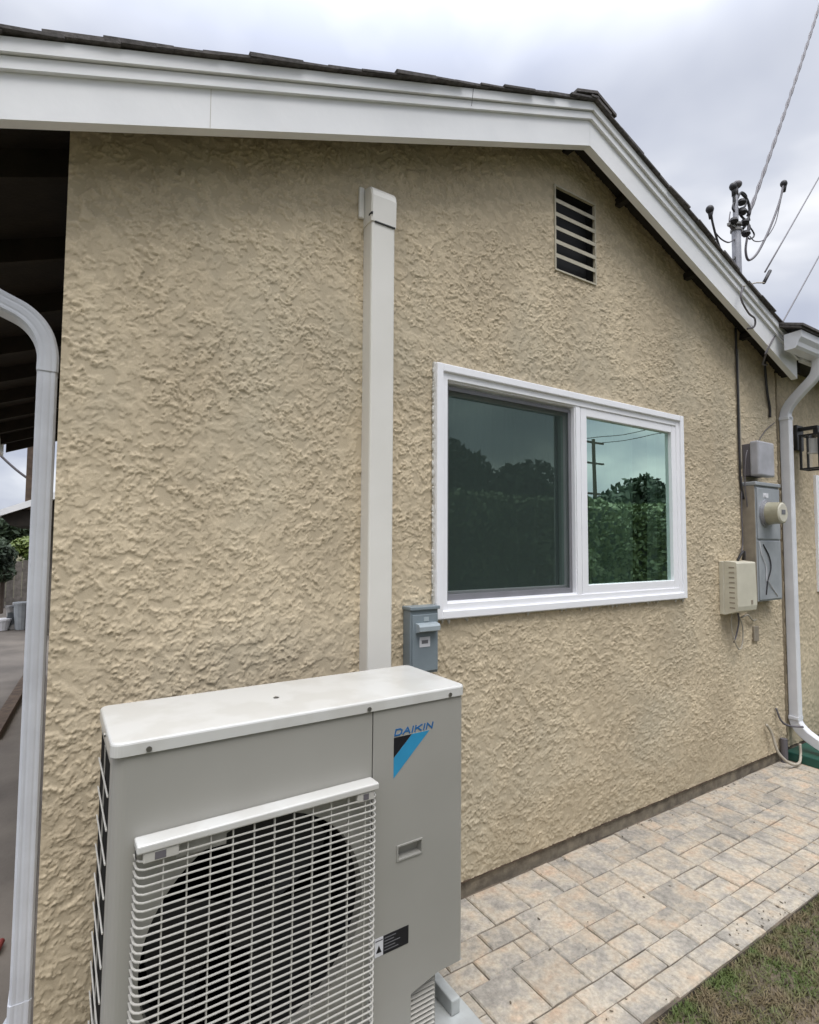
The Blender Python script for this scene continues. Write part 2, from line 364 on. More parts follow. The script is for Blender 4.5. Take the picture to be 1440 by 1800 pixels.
# ------------------------------------------------------------------ gradient noise for relief meshes
def perlin(x, y, seed=0):
    rs = np.random.RandomState(seed); perm = rs.permutation(512); perm = np.concatenate([perm, perm]); ang = rs.rand(512) * 2 * np.pi
    gx, gy = np.cos(ang), np.sin(ang)
    xi = np.floor(x).astype(np.int64); yi = np.floor(y).astype(np.int64); xf = x - xi; yf = y - yi
    u = xf * xf * xf * (xf * (xf * 6 - 15) + 10); v = yf * yf * yf * (yf * (yf * 6 - 15) + 10)
    def g(ix, iy, dx_, dy_):
        h = perm[(perm[ix & 511] + iy) & 511]; return gx[h] * dx_ + gy[h] * dy_
    a = g(xi, yi, xf, yf); b = g(xi + 1, yi, xf - 1, yf); c = g(xi, yi + 1, xf, yf - 1); d = g(xi + 1, yi + 1, xf - 1, yf - 1)
    return (a * (1 - u) + b * u) * (1 - v) + (c * (1 - u) + d * u) * v
def sstep(a, b, v):
    t = np.clip((v - a) / (b - a), 0, 1); return t * t * (3 - 2 * t)
def stucco_relief(x, z):
    # a finish coat flicked on and knocked down: flat plates of different height with torn, crisp, raised lips
    wx = 0.010 * perlin(x * 45, z * 45, 2) + 0.022 * perlin(x * 13, z * 13, 3); wz = 0.010 * perlin(x * 45, z * 45, 4) + 0.022 * perlin(x * 13, z * 13, 5)
    k = sstep(0.30, 0.70, 0.5 + perlin(x * 1.9, z * 1.9, 1))      # strokes of the trowel lean one way or the other
    a1, b1 = 0.92 * (x * 0.77 + z * 0.64), 1.10 * (-x * 0.64 + z * 0.77)
    a2, b2 = 0.92 * (x * 0.94 - z * 0.34), 1.10 * (x * 0.34 + z * 0.94)
    def field(a, b, o):
        a = a + wx; b = b + wz
        return perlin(a * 24, b * 26, 6 + o) + 0.62 * perlin(a * 52, b * 55, 7 + o) + 0.38 * perlin(a * 105, b * 110, 8 + o)
    n = field(a1, b1, 0) * (1 - k) + field(a2, b2, 20) * k
    m = field(a2 + 3.1, b2 + 7.7, 40)
    busy = 0.12 + 0.88 * sstep(-0.42, 0.06, perlin(x * 4.2, z * 4.2, 10) + 0.5 * perlin(x * 9, z * 9, 16))      # smooth areas between broken ones
    def lip(v, t, w):
        step = sstep(t - 0.03, t + 0.035, v)
        return step, np.exp(-((v - t - 0.045) / w) ** 2)
    s1, l1 = lip(n, 0.02, 0.060)
    s2, l2 = lip(m, 0.16, 0.055)
    s3, l3 = lip(n, 0.40, 0.05)
    h = 0.26 * s1 + 0.44 * l1 * (0.35 + 0.65 * busy) + busy * (0.26 * s2 + 0.40 * l2) + 0.18 * s3 + 0.04 * perlin(x * 7, z * 7, 14) + 0.05 * perlin(x * 130, z * 130, 15)
    return h
def relief_wall(name, xs, zs, keep, parent, amp=0.0060, y0=0.0):
    X, Z = np.meshgrid(xs, zs); h = stucco_relief(X, Z)
    nx, nz_ = len(xs), len(zs)
    co = np.stack([X, y0 - amp * np.clip(h, -0.1, 1.5), Z], -1).reshape(-1, 3)
    i = np.arange(nx * nz_).reshape(nz_, nx)
    q = np.stack([i[:-1, :-1], i[:-1, 1:], i[1:, 1:], i[1:, :-1]], -1).reshape(-1, 4)
    cx = (X[:-1, :-1] + X[1:, 1:]).ravel() / 2; cz = (Z[:-1, :-1] + Z[1:, 1:]).ravel() / 2
    q = q[keep(cx, cz)]
    used = np.unique(q); remap = np.full(len(co), -1, np.int64); remap[used] = np.arange(len(used)); q = remap[q]; co = co[used]; hh = h.ravel()[used]
    me = bpy.data.meshes.new(name)
    me.vertices.add(len(co)); me.vertices.foreach_set('co', co.astype(np.float32).ravel())
    me.loops.add(q.size); me.loops.foreach_set('vertex_index', q.astype(np.int32).ravel())
    me.polygons.add(len(q)); me.polygons.foreach_set('loop_start', np.arange(0, q.size, 4, dtype=np.int32))
    me.update(calc_edges=True)
    at = me.attributes.new('relief', 'FLOAT', 'POINT'); at.data.foreach_set('value', hh.astype(np.float32))
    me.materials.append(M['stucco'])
    return link(name, me, parent, True)

# ------------------------------------------------------------------ numbers of the house
GZ = -1.487                      # paving
KR = 1.0888                      # the rake stands 16 cm proud of the wall
AX, AZ, SL = 1.955 * KR, 1.803 * KR, 0.378 # ridge of the rake board's lower edge, roof slope
EAVE = -0.60
def L(x): return AZ - SL * abs(x - AX)
WX0, WX1, WZ0, WZ1 = 1.303, 3.104, -0.318, 0.7615   # window
VX0, VX1, VZ0, VZ1 = 2.049, 2.347, 1.383, 1.815     # gable vent
CX0, CX1 = -0.027, 4.308

house = empty('house', (2.2, 2.6, GZ), label='single storey house with tan stucco walls, white rake boards and dark shingle roof', cat='house')

# ------------------------------------------------------------------ ground
def sheet(name, x0, x1, y0, y1, z, m):
    bm = nb(); vs_ = [bm.verts.new(p) for p in ((x0, y0, z), (x1, y0, z), (x1, y1, z), (x0, y1, z))]; bm.faces.new(vs_)
    return tag(obj(name, bm, m), kind='structure')
sheet('ground', -400, 400, -400, 400, GZ - 0.030, M['lawn'])
sheet('patio', -7, -0.03, -1.4, 14, GZ - 0.006, M['patio'])

# paved path: a base with every paver on it
path = tag(obj('paved_path', box(nb(), -0.6, 7.0, -0.772, 0.016, GZ - 0.05, GZ - 0.008), M['joint']), kind='structure')
rng = random.Random(11)
MX, MY = 0.0965, 0.0958
def paver(x0, x1, y0, y1):
    g = 0.0012 + rng.random() ** 2 * 0.0030
    bm = nb()
    z0, z1 = GZ - 0.045, GZ + rng.uniform(-0.0018, 0.0018)
    x0 += g; x1 -= g; y0 += g; y1 -= g
    # irregular tumbled outline
    def side(ax, ay, bx, by):
        o = []
        for k in range(3):
            t = k / 3
            j = 0.0 if k == 0 else rng.uniform(-0.0016, 0.0016)
            nx_, ny_ = (by - ay), -(bx - ax); l = math.hypot(nx_, ny_)
            o.append((ax + (bx - ax) * t + nx_ / l * j, ay + (by - ay) * t + ny_ / l * j))
        return o
    pts = side(x0, y0, x1, y0) + side(x1, y0, x1, y1) + side(x1, y1, x0, y1) + side(x0, y1, x0, y0)
    cxx, cyy = (x0 + x1) / 2, (y0 + y1) / 2
    tilt = (rng.uniform(-0.008, 0.008), rng.uniform(-0.008, 0.008))
    def ring(s, z):
        return [bm.verts.new((cxx + (px - cxx) - math.copysign(min(abs(px - cxx), s), px - cxx), cyy + (py - cyy) - math.copysign(min(abs(py - cyy), s), py - cyy),
                              z + (tilt[0] * (px - cxx) + tilt[1] * (py - cyy)))) for px, py in pts]
    ra, rb, rc = ring(0, z0), ring(0, z1 - 0.0045), ring(0.0042, z1)
    n = len(pts)
    for A, B in ((ra, rb), (rb, rc)):
        for i in range(n): bm.faces.new((A[i], A[(i + 1) % n], B[(i + 1) % n], B[i]))
    bm.faces.new(rc)
    bmesh.ops.recalc_face_normals(bm, faces=bm.faces[:])
    obj('paver', bm, M['paver'], path)
nxc = 62; nyc = 7
grid = [[0] * nyc for _ in range(nxc)]
xo = 1.185 - 18 * MX
shapes = [(2, 2)] * 8 + [(2, 1)] * 7 + [(1, 2)] * 3 + [(1, 1)]
for i in range(nxc):
    for j in range(nyc):
        if grid[i][j]: continue
        cand = shapes[:]; rng.shuffle(cand); cand += [(1, 1)]
        for (a, b) in cand:
            if i + a > nxc or j + b > nyc: continue
            if any(grid[i + u][j + v] for u in range(a) for v in range(b)): continue
            for u in range(a):
                for v in range(b): grid[i + u][j + v] = 1
            paver(xo + i * MX, xo + (i + a) * MX, -0.0 - (j + b) * MY, -0.0 - j * MY)
            break
i = 0
while i < nxc:
    paver(xo + i * MX, xo + (i + 2) * MX, -8 * MY + rng.uniform(-0.004, 0.004), -7 * MY); i += 2

# ------------------------------------------------------------------ house walls
rect = lambda cx, cz, x0, x1, z0, z1: (cx > x0) & (cx < x1) & (cz > z0) & (cz < z1)
def keep_main(cx, cz):
    top = AZ - SL * np.abs(cx - AX) + 0.150
    top = np.where(cx > 4.2, np.maximum(top, 1.30), top)
    k = cz < top
    k &= ~rect(cx, cz, WX0 + 0.02, WX1 - 0.02, WZ0 + 0.02, WZ1 - 0.02)
    k &= ~rect(cx, cz, VX0 + 0.004, VX1 - 0.004, VZ0 + 0.004, VZ1 - 0.004)
    return k
xs = [CX0]; 
while xs[-1] < CX1:
    xs.append(xs[-1] + (0.0037 if xs[-1] < 1.5 else min(0.0068, 0.0037 + (xs[-1] - 1.5) * 0.003)))
xs[-1] = CX1
zs = np.arange(-1.418, 2.09, 0.0042)
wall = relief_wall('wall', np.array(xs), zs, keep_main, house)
bm = nb()                         # returns, side and rear walls
box(bm, CX0 + 0.001, CX0 + 0.15, 0.0015, 0.16, -1.415, 1.25)
box(bm, CX0 + 0.0, CX0 + 0.15, 0.16, 5.5, -1.415, 1.22)
obj('wall', bm, M['stucco'], house)
bm = nb(); box(bm, CX1 - 0.012, CX1, 0.0012, 0.05, -1.415, 1.29); box(bm, CX1 - 0.13, CX1 - 0.012, 0.05, 0.2, -1.415, 1.29)
obj('wall', bm, M['stucco'], house)
relief_wall('wall', np.arange(4.345, 7.0, 0.009), np.arange(-1.418, 1.36, 0.0075), lambda cx, cz: ~rect(cx, cz, 4.90, 5.55, -0.34, 0.52), house, y0=0.004)
bm = nb(); box(bm, 4.345, 4.5, 0.005, 0.09, -1.415, 1.35); obj('wall', bm, M['stucco'], house)
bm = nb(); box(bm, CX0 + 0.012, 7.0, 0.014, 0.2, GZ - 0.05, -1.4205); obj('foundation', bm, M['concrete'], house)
bm = nb(); box(bm, CX0 + 0.002, CX1, -0.003, 0.0135, -1.4235, -1.4185); obj('weep_screed_shade', bm, M['wood'], house)  # screed strip under the stucco; its dark brown paints in the shade line
bm = nb(); box(bm, CX1 - 0.01, 4.37, 0.091, 0.12, -1.41, 1.35); obj('expansion_joint', bm, M['cable'], house)
bm = nb(); box(bm, CX0 + 0.15, 6.9, 5.35, 5.5, -1.4, 1.15); box(bm, 6.9, 7.0, 0.2, 5.5, -1.4, 1.3); box(bm, 0.13, 6.9, 0.2, 5.35, -1.42, -1.40)
box(bm, 0.13, 6.9, 0.02, 5.35, 1.02, 1.04)
obj('inner_shell', bm, M['interior'], house)

# ------------------------------------------------------------------ roof, rake boards, eaves
def rake(name, lo, hi, yo, yi, m, x0=EAVE, x1=3.925 * 1.0888, parent=house, g=0.0):
    for side in (0, 1):
        bm = nb()
        if side == 0: pts = [(x0, L(x0) + lo), (AX - g, AZ + lo), (AX - g, AZ + hi), (x0, L(x0) + hi)]
        else: pts = [(AX + g, AZ + lo), (x1, L(x1) + lo), (x1, L(x1) + hi), (AX + g, AZ + hi)]
        prism(bm, pts, yo, yi); obj(name, bm, m, parent)
rake('rake_board', 0.0, 0.1285, -0.160, -0.122, M['fascia'], g=0.0006)
rake('rake_trim', 0.129, 0.1630, -0.174, -0.122, M['fascia'], g=0.0006)
rake('rake_trim', 0.1665, 0.2060, -0.186, -0.122, M['fascia'], g=0.0006)
roof = empty('roof', (AX, 2.4, AZ), parent=house)
def slab(bm, lo, hi, y0, y1, x0, x1):
    prism(bm, [(x0, L(x0) + lo), (AX, AZ + lo), (AX, AZ + hi), (x0, L(x0) + hi)], y0, y1)
    prism(bm, [(AX, AZ + lo), (x1, L(x1) + lo), (x1, L(x1) + hi), (AX, AZ + hi)], y0, y1)
bm = nb(); slab(bm, 0.125, 0.204, -0.1215, 5.6, EAVE, 4.42); obj('sheathing', bm, M['soffit'], roof, local=False)
bm = nb(); slab(bm, 0.206, 0.219, -0.02, 5.62, EAVE - 0.02, 4.44); obj('shingle_field', bm, M['shingle'], roof)
# shingle courses along the rake, one piece each
c_, s_ = 1 / math.hypot(1, SL), SL / math.hypot(1, SL)
def shingle(px, dirx, ln, th, y0, y1, lift):
    # slab lying on the slope, butt end (downhill) lifted
    bm = nb()
    up = Vector((dirx * c_, 0, s_)); n = Vector((-dirx * s_, 0, c_))
    o = Vector((px, 0, L(px) + 0.2065))
    a, b = o + n * (lift), o + up * ln + n * 0.002
    P = [a, b, b + n * th, a + n * th]
    ja, jb = rng.uniform(-0.006, 0.004), rng.uniform(-0.006, 0.004)
    va = [bm.verts.new((p.x, y0 + (ja if k in (0, 3) else jb), p.z)) for k, p in enumerate(P)]; vb = [bm.verts.new((p.x, y1, p.z)) for p in P]
    bm.faces.new(va); bm.faces.new(vb[::-1])
    for k in range(4): bm.faces.new((va[k], vb[k], vb[(k + 1) % 4], va[(k + 1) % 4]))
    bmesh.ops.recalc_face_normals(bm, faces=bm.faces[:])
    obj('shingle', bm, M['shingle'], roof)
for side in (0, 1):
    x = EAVE - 0.03 if side == 0 else 4.16
    d = 1 if side == 0 else -1
    while (x < AX - 0.02) if side == 0 else (x > AX + 0.02):
        th = rng.choice((0.007, 0.009, 0.013)); ln = min(0.19, abs(AX - x) / c_ + 0.01)
        shingle(x, d, ln, th, -0.204 + rng.uniform(-0.006, 0.006), rng.uniform(0.02, 0.15), 0.004 + rng.uniform(0, 0.006))
        x += d * 0.135 * rng.uniform(0.93, 1.07)
# ridge caps
for k in range(18):
    y = -0.210 + k * 0.16
    bm = nb(); zc = AZ + 0.224 + 0.010; w_ = 0.145; dz = w_ * SL
    l1, l2 = 0.014, 0.002
    for s in (-1, 1):
        a = [(AX, zc), (AX + s * w_, zc - dz)]
        v = [bm.verts.new(p) for p in ((AX, y, zc + l1), (AX + s * w_, y, zc - dz + l1), (AX + s * w_, y + 0.25, zc - dz + l2), (AX, y + 0.25, zc + l2),
                                       (AX, y, zc + l1 - 0.014), (AX + s * w_, y, zc - dz + l1 - 0.014), (AX + s * w_, y + 0.25, zc - dz + l2 - 0.01), (AX, y + 0.25, zc + l2 - 0.01))]
        for f in ((0, 1, 2, 3), (7, 6, 5, 4), (0, 4, 5, 1), (1, 5, 6, 2), (2, 6, 7, 3)): bm.faces.new([v[t] for t in f])
    bmesh.ops.recalc_face_normals(bm, faces=bm.faces[:])
    obj('ridge_cap', bm, M['shingle'], roof)
# lookouts under the rake and rafter tails along the left eave
for x in (AX, 2.55, 3.20, 3.85):
    bm = nb(); z = L(x) + 0.124; box(bm, x - 0.02, x + 0.02, -0.1215, 0.0, z - 0.05 - (0.02 if x == AX else 0), z - (0.010 if x != AX else 0.004))
    obj('lookout', bm, M['soffit'], house)
for k in range(10):
    y = 0.16 + k * 0.60
    bm = nb(); prism(bm, [(EAVE + 0.02, L(EAVE + 0.02) + 0.03), (CX0, L(CX0) + 0.03), (CX0, L(CX0) + 0.124), (EAVE + 0.02, L(EAVE + 0.02) + 0.124)], y, y + 0.04)
    obj('rafter', bm, M['soffit'], house)
bm = nb(); prism(bm, [(EAVE - 0.002, L(EAVE) + 0.0), (EAVE - 0.025, L(EAVE) + 0.0), (EAVE - 0.025, L(EAVE) + 0.18), (EAVE - 0.002, L(EAVE) + 0.18)], -0.12, 5.6)
obj('eave_board', bm, M['fascia'], house)

# wing to the right: eave board, soffit, roof
bm = nb(); box(bm, 4.285, 7.0, -0.198, -0.165, 1.27, 1.395); obj('eave_board', bm, M['fascia'], house)
bm = nb(); box(bm, 4.29, 7.0, -0.165, 0.3, 1.296, 1.318); obj('soffit', bm, M['soffit'], house)
bm = nb(); prism(bm, [(-0.315, 1.398), (-0.315, 1.412), (2.4, 2.43), (2.4, 2.40)], 3.97, 7.05, 'x'); obj('wing_roof', bm, M['shingle'], roof)
for k in range(9):
    x = 3.965 + k * 0.31
    bm = nb(); prism(bm, [(-0.328, 1.409), (-0.328, 1.424), (-0.14, 1.492), (-0.14, 1.478)], x, x + 0.305, 'x'); obj('shingle', bm, M['shingle'], roof)

# ------------------------------------------------------------------ gable vent
bm = nb(); f = 0.008
box(bm, VX0 - f, VX0, -0.010, 0.05, VZ0 - f, VZ1 + f); box(bm, VX1, VX1 + f, -0.010, 0.05, VZ0 - f, VZ1 + f)
box(bm, VX0, VX1, -0.0095, 0.05, VZ1, VZ1 + f); box(bm, VX0, VX1, -0.0095, 0.05, VZ0 - f, VZ0)
m_vent = mat('painted_vent_metal', (0.50, 0.46, 0.36), 0.7, (0.42, 0.385, 0.30), 20)
vent = obj('gable_vent', bm, m_vent, house)
pitch = (VZ1 - VZ0) / 6
for k in range(1, 6):
    z = VZ0 + k * pitch
    bm = nb(); prism(bm, [(-0.009, z - 0.012), (-0.009, z + 0.008), (0.004, z + 0.010), (0.004, z - 0.003)], VX0, VX1, 'x')
    obj('slat', bm, m_vent, vent)
bm = nb(); box(bm, VX0 - 0.01, VX1 + 0.01, 0.051, 0.07, VZ0 - 0.01, VZ1 + 0.01); obj('vent_backing', bm, M['black'], vent)
bm = nb(); box(bm, VX0 + 0.0005, VX0 + 0.002, 0.006, 0.05, VZ0, VZ1); box(bm, VX1 - 0.002, VX1 - 0.0005, 0.006, 0.05, VZ0, VZ1); box(bm, VX0 + 0.002, VX1 - 0.002, 0.006, 0.05, VZ1 - 0.002, VZ1 - 0.0005)
obj('throat', bm, M['black'], vent)

# ------------------------------------------------------------------ main window
def ringframe(bm, x0, x1, z0, z1, wd, y0, y1, bev=0.0025, wb=None):
    wb = wb or wd
    box(bm, x0, x0 + wd, y0, y1, z0, z1, bev); box(bm, x1 - wd, x1, y0, y1, z0, z1, bev)
    box(bm, x0 + wd - 0.001, x1 - wd + 0.001, y0 + 0.0006, y1, z1 - wd, z1, bev); box(bm, x0 + wd - 0.001, x1 - wd + 0.001, y0 + 0.0006, y1, z0, z0 + wb, bev)
bm = nb()
ringframe(bm, WX0, WX1, WZ0, WZ1, 0.034, -0.030, 0.02, 0.004)
ringframe(bm, WX0 + 0.033, WX1 - 0.033, WZ0 + 0.033, WZ1 - 0.033, 0.030, -0.018, 0.05, 0.002)
ringframe(bm, WX0 + 0.058, WX1 - 0.058, WZ0 + 0.058, WZ1 - 0.058, 0.012, -0.006, 0.09, 0.001)
window = obj('window', bm, M['vinyl'], house, False)
tag(window, 'large white vinyl sliding window with a dark screen on its left half')
bm = nb(); ringframe(bm, 2.214, 3.046, WZ0 + 0.062, WZ1 - 0.062, 0.045, -0.012, 0.03, 0.003)
obj('sash', bm, M['vinyl'], window)
bm = nb(); box(bm, 2.168, 2.2125, -0.010, 0.04, WZ0 + 0.062, WZ1 - 0.062, 0.003); box(bm, 2.173, 2.205, -0.0165, -0.0095, WZ0 + 0.05, WZ1 - 0.07, 0.002); obj('meeting_rail', bm, M['vinyl'], window)
bm = nb(); ringframe(bm, 1.368, 2.20, WZ0 + 0.066, WZ1 - 0.066, 0.04, 0.045, 0.075, 0.002); obj('sash', bm, M['vinyl'], window)
bm = nb(); ringframe(bm, 1.374, 2.166, WZ0 + 0.070, WZ1 - 0.080, 0.018, 0.012, 0.022, 0.001, wb=0.026)
obj('screen_frame', bm, M['stripgrey'], window)
def pane(name, x0, x1, z0, z1, y, m, par):
    bm = nb(); box(bm, x0, x1, y, y + 0.004, z0, z1); return obj(name, bm, m, par)
def thin(name, x0, x1, z0, z1, y, m, par):
    bm = nb(); bm.faces.new([bm.verts.new(p) for p in ((x0, y, z0), (x1, y, z0), (x1, y, z1), (x0, y, z1))]); return obj(name, bm, m, par)
thin('pane', 2.258, 3.003, WZ0 + 0.105, WZ1 - 0.105, 0.010, M['glass'], window)
thin('pane', 1.40, 2.166, WZ0 + 0.10, WZ1 - 0.10, 0.060, M['glass'], window)
thin('screen', 1.390, 2.150, WZ0 + 0.094, WZ1 - 0.096, 0.017, M['screen'], window)
bm = nb()
r2 = random.Random(3)
for k in range(150):     # ragged bead of caulk round the frame
    t = r2.random()
    if r2.random() < 0.62: x = WX0 - 0.006; z = WZ0 + t * (WZ1 - WZ0)
    elif r2.random() < 0.6: x = WX0 + t * (WX1 - WX0); z = WZ0 - 0.005
    else: x = WX1 + 0.004; z = WZ0 + t * (WZ1 - WZ0)
    s = r2.uniform(0.004, 0.010)
    bmesh.ops.create_icosphere(bm, subdivisions=1, radius=s, matrix=Matrix.Translation((x, -0.009, z)) @ Matrix.Diagonal((0.8, 0.7, r2.uniform(0.8, 2.6), 1)))
tag(obj('caulk_lumps', bm, M['caulk'], window, True), kind='stuff')
bm = nb(); box(bm, WX0 - 0.007, WX0 + 0.003, -0.016, 0.0, WZ0 - 0.004, WZ1 + 0.004, 0.003); obj('caulk_bead', bm, M['caulk'], window)
bm = nb(); box(bm, WX0 + 0.004, WX1, -0.015, 0.0, WZ0 - 0.006, WZ0 + 0.003, 0.002); obj('caulk_bead', bm, M['caulk'], window)
# curtain panels in the room
def curtain(x0, x1, y, label, seed):
    rr = random.Random(seed); bm = nb(); n = 160; rows = []
    for z in (0.82, 0.3, -0.42):
        row = []
        for k in range(n + 1):
            x = x0 + (x1 - x0) * k / n
            row.append(bm.verts.new((x, y + 0.026 * math.sin(x * 34 + 1.2 * math.sin(x * 9 + seed)) + 0.01 * math.sin(x * 131 + z * 3), z)))
        rows.append(row)
    for a, b in zip(rows, rows[1:]):
        for k in range(n): bm.faces.new((a[k], b[k], b[k + 1], a[k + 1]))
    tag(obj('curtain', bm, M['curtain'], None, True), label, 'curtain')
curtain(1.34, 2.14, 0.125, 'pale pleated curtain hanging behind the screened left half of the window', 1)
curtain(2.24, 2.80, 0.09, 'pale curtain hanging behind the clear right pane of the window', 2)
curtain(2.90, 3.08, 0.09, 'narrow curtain strip hanging at the far right edge of the window', 4)

# wing window (only its left edge is in view)
bm = nb(); ringframe(bm, 4.885, 5.57, -0.36, 0.537, 0.05, -0.018, 0.05, 0.003)
w2 = obj('window', bm, M['vinyl'], house); tag(w2, 'white framed window below the lantern, cut by the right edge')
thin('pane', 4.93, 5.53, -0.32, 0.50, 0.02, M['glass'], w2)
bm = nb(); box(bm, 4.8, 5.7, 0.3, 0.32, -0.5, 0.7); obj('blind', bm, M['black'], w2)

# ------------------------------------------------------------------ line-set cover
cover = empty('pipe_cover', (1.016, -0.035, -1.38), label='tall white plastic pipe cover running up the stucco behind the air conditioner', cat='pipe cover')
def rbox_section(w_, d, b=0.008): return [(-w_ / 2, 0), (-w_ / 2, -d + b), (-w_ / 2 + b * 0.3, -d + b * 0.3), (-w_ / 2 + b, -d), (w_ / 2 - b, -d), (w_ / 2 - b * 0.3, -d + b * 0.3), (w_ / 2, -d + b), (w_ / 2, 0)]
bm = nb(); prism(bm, [(1.0155 + a, b - 0.002) for a, b in rbox_section(0.105, 0.068)], -1.38, 1.262, 'z'); obj('channel', bm, M['cover'], cover)
bm = nb()
prof = [(0.0, 1.243), (-0.0735, 1.243), (-0.0755, 1.30), (-0.0765, 1.345), (-0.072, 1.368), (-0.060, 1.384), (-0.040, 1.394), (-0.015, 1.398), (0.0, 1.398)]
prism(bm, prof, 0.960, 1.072, 'x'); bmesh.ops.bevel(bm, geom=[e for e in bm.edges if abs(e.verts[0].co.x - e.verts[1].co.x) < 1e-5 and max(e.verts[0].co.y, e.verts[1].co.y) < -0.005], offset=0.004, segments=2, affect='EDGES')
cap = obj('wall_cap', bm, M['cover'], cover, False)
bm = nb(); box(bm, 0.936, 0.9595, -0.016, -0.001, 1.275, 1.402, 0.005); box(bm, 1.0725, 1.088, -0.014, -0.001, 1.275, 1.398, 0.005); obj('wall_flange', bm, M['cover'], cover)
bm = nb(); box(bm, 0.9592, 0.966, -0.0752, -0.05, 1.268, 1.277, 0.001); obj('notch', bm, M['fan'], cap)
bm = nb(); box(bm, 0.975, 1.066, -0.0745, -0.069, 1.2395, 1.2445); obj('joint_gap', bm, M['fan'], cap)

# ------------------------------------------------------------------ air conditioner outdoor unit
UR = 0.004
unit = empty('air_conditioner', (0.0995, -0.554, -1.42), 0.0155, 'ivory outdoor air conditioner unit with a slatted fan grille and blue logo', 'air conditioner', ry=UR)
UZ = -0.4278 + 1.42      # local z of the lid's top edge
W_, D_ = 0.94, 0.32
def ul(name, bm, m, parent=None, smooth=False): return obj(name, bm, m, parent or unit, smooth, local=True)
T = UZ
# lid
def rrect(bm, a0, a1, b0, b1, rad, ins, z, n=6):
    o = []
    for (cx_, cy_, st0) in ((a1 - rad, b1 - rad, 0), (a0 + rad, b1 - rad, 1), (a0 + rad, b0 + rad, 2), (a1 - rad, b0 + rad, 3)):
        for k in range(n + 1):
            t = (st0 + k / n) * math.pi / 2; o.append(bm.verts.new((cx_ + (rad - ins) * math.cos(t), cy_ + (rad - ins) * math.sin(t), z)))
    return o
bm = nb()
rings = [rrect(bm, -0.006, W_ + 0.006, -0.006, D_, 0.022, i_, z_) for i_, z_ in ((0.0015, T - 0.030), (0, T - 0.0295), (0, T - 0.006), (0.0012, T - 0.0028), (0.0034, T - 0.0008), (0.0065, T))]
for A, B in zip(rings, rings[1:]):
    for k in range(len(A)): bm.faces.new((A[k], A[(k + 1) % len(A)], B[(k + 1) % len(A)], B[k]))
bm.faces.new(rings[0][::-1]); bm.faces.new(rings[-1])
bmesh.ops.recalc_face_normals(bm, faces=bm.faces[:])
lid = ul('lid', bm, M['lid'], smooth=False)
for a, b, ax in ((0.067, -0.0062, (0, -1, 0)), (0.610, -0.0062, (0, -1, 0)), (0.885, -0.0062, (0, -1, 0))):
    bm = nb(); cyl(bm, (a, b, T - 0.021), ax, 0.006, 0.003, 12); ul('screw', bm, M['screw'], lid)
bm = nb(); cyl(bm, (-0.0062, 0.13, T - 0.018), (-1, 0, 0), 0.005, 0.003, 12); ul('screw', bm, M['screw'], lid)
bm = nb(); cyl(bm, (0.407, 0.155, T), (0, 0, 1), 0.008, 0.0015, 16); cyl(bm, (0.407, 0.155, T + 0.0015), (0, 0, 1), 0.0045, 0.0015, 12); ul('plug', bm, M['screw'], lid)
# front panel with the round fan opening and the rounded left corner
B0 = 0.03
FZ0, FZ1 = 0.02, T - 0.031
fc, fr = (0.330, T - 0.500), 0.268
bm = nb(); N = 96
x0, x1, z0, z1 = 0.028, 0.6235, FZ0, FZ1
inner, outer, deep = [], [], []
for k in range(N):
    a = 2 * math.pi * k / N; c, s = math.cos(a), math.sin(a)
    t = min((x1 - fc[0]) / c if c > 1e-9 else (x0 - fc[0]) / c if c < -1e-9 else 1e9, (z1 - fc[1]) / s if s > 1e-9 else (z0 - fc[1]) / s if s < -1e-9 else 1e9)
    inner.append(bm.verts.new((fc[0] + fr * c, 0, fc[1] + fr * s))); deep.append(bm.verts.new((fc[0] + (fr - 0.002) * c, 0.03, fc[1] + (fr - 0.002) * s)))
    outer.append(bm.verts.new((fc[0] + t * c, 0, fc[1] + t * s)))
for k in range(N):
    k2 = (k + 1) % N
    bm.faces.new((outer[k], outer[k2], inner[k2], inner[k])); bm.faces.new((inner[k], inner[k2], deep[k2], deep[k]))
    # corner filler triangles
    A, B = outer[k].co, outer[k2].co
    if abs(A.x - B.x) > 1e-6 and abs(A.z - B.z) > 1e-6:
        cxn = x1 if (A.x > fc[0]) else x0; czn = z1 if (A.z > fc[1]) else z0
        cv = bm.verts.new((cxn, 0, czn)); bm.faces.new((outer[k], cv, outer[k2]))
arc = [(0.028 - 0.028 * math.sin(t * math.pi / 2 / 6), 0.028 - 0.028 * math.cos(t * math.pi / 2 / 6)) for t in range(7)] + [(0.0, 0.062)]
va = [bm.verts.new((a, b, FZ0)) for a, b in arc]; vb = [bm.verts.new((a, b, FZ1)) for a, b in arc]
for k in range(len(arc) - 1): bm.faces.new((va[k], va[k + 1], vb[k + 1], vb[k]))
bmesh.ops.recalc_face_normals(bm, faces=bm.faces[:])
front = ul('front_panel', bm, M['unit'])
# right service panel with the cut-out at its lower corner and an oval finger recess
bm = nb(); pr = 0.0008
zc = T - 0.800
# panel ring round the finger recess
hx0, hx1, hz0, hz1 = 0.709, 0.787, T - 0.447, T - 0.413
def quad(a0, a1, c0, c1, y=-pr): bm.faces.new([bm.verts.new(p) for p in ((a0, y, c0), (a1, y, c0), (a1, y, c1), (a0, y, c1))])
quad(0.6265, W_ - 0.014, hz1, FZ1); quad(0.6265, hx0, hz0, hz1); quad(hx1, W_ - 0.014, hz0, hz1); quad(0.6265, W_ - 0.014, zc, hz0)
quad(0.6265, 0.757, FZ0, zc)
bm.faces.new([bm.verts.new(p) for p in ((0.757, -pr, zc - 0.022), (0.815, -pr, zc - 0.008), (0.85, -pr, zc), (0.757, -pr, zc))])
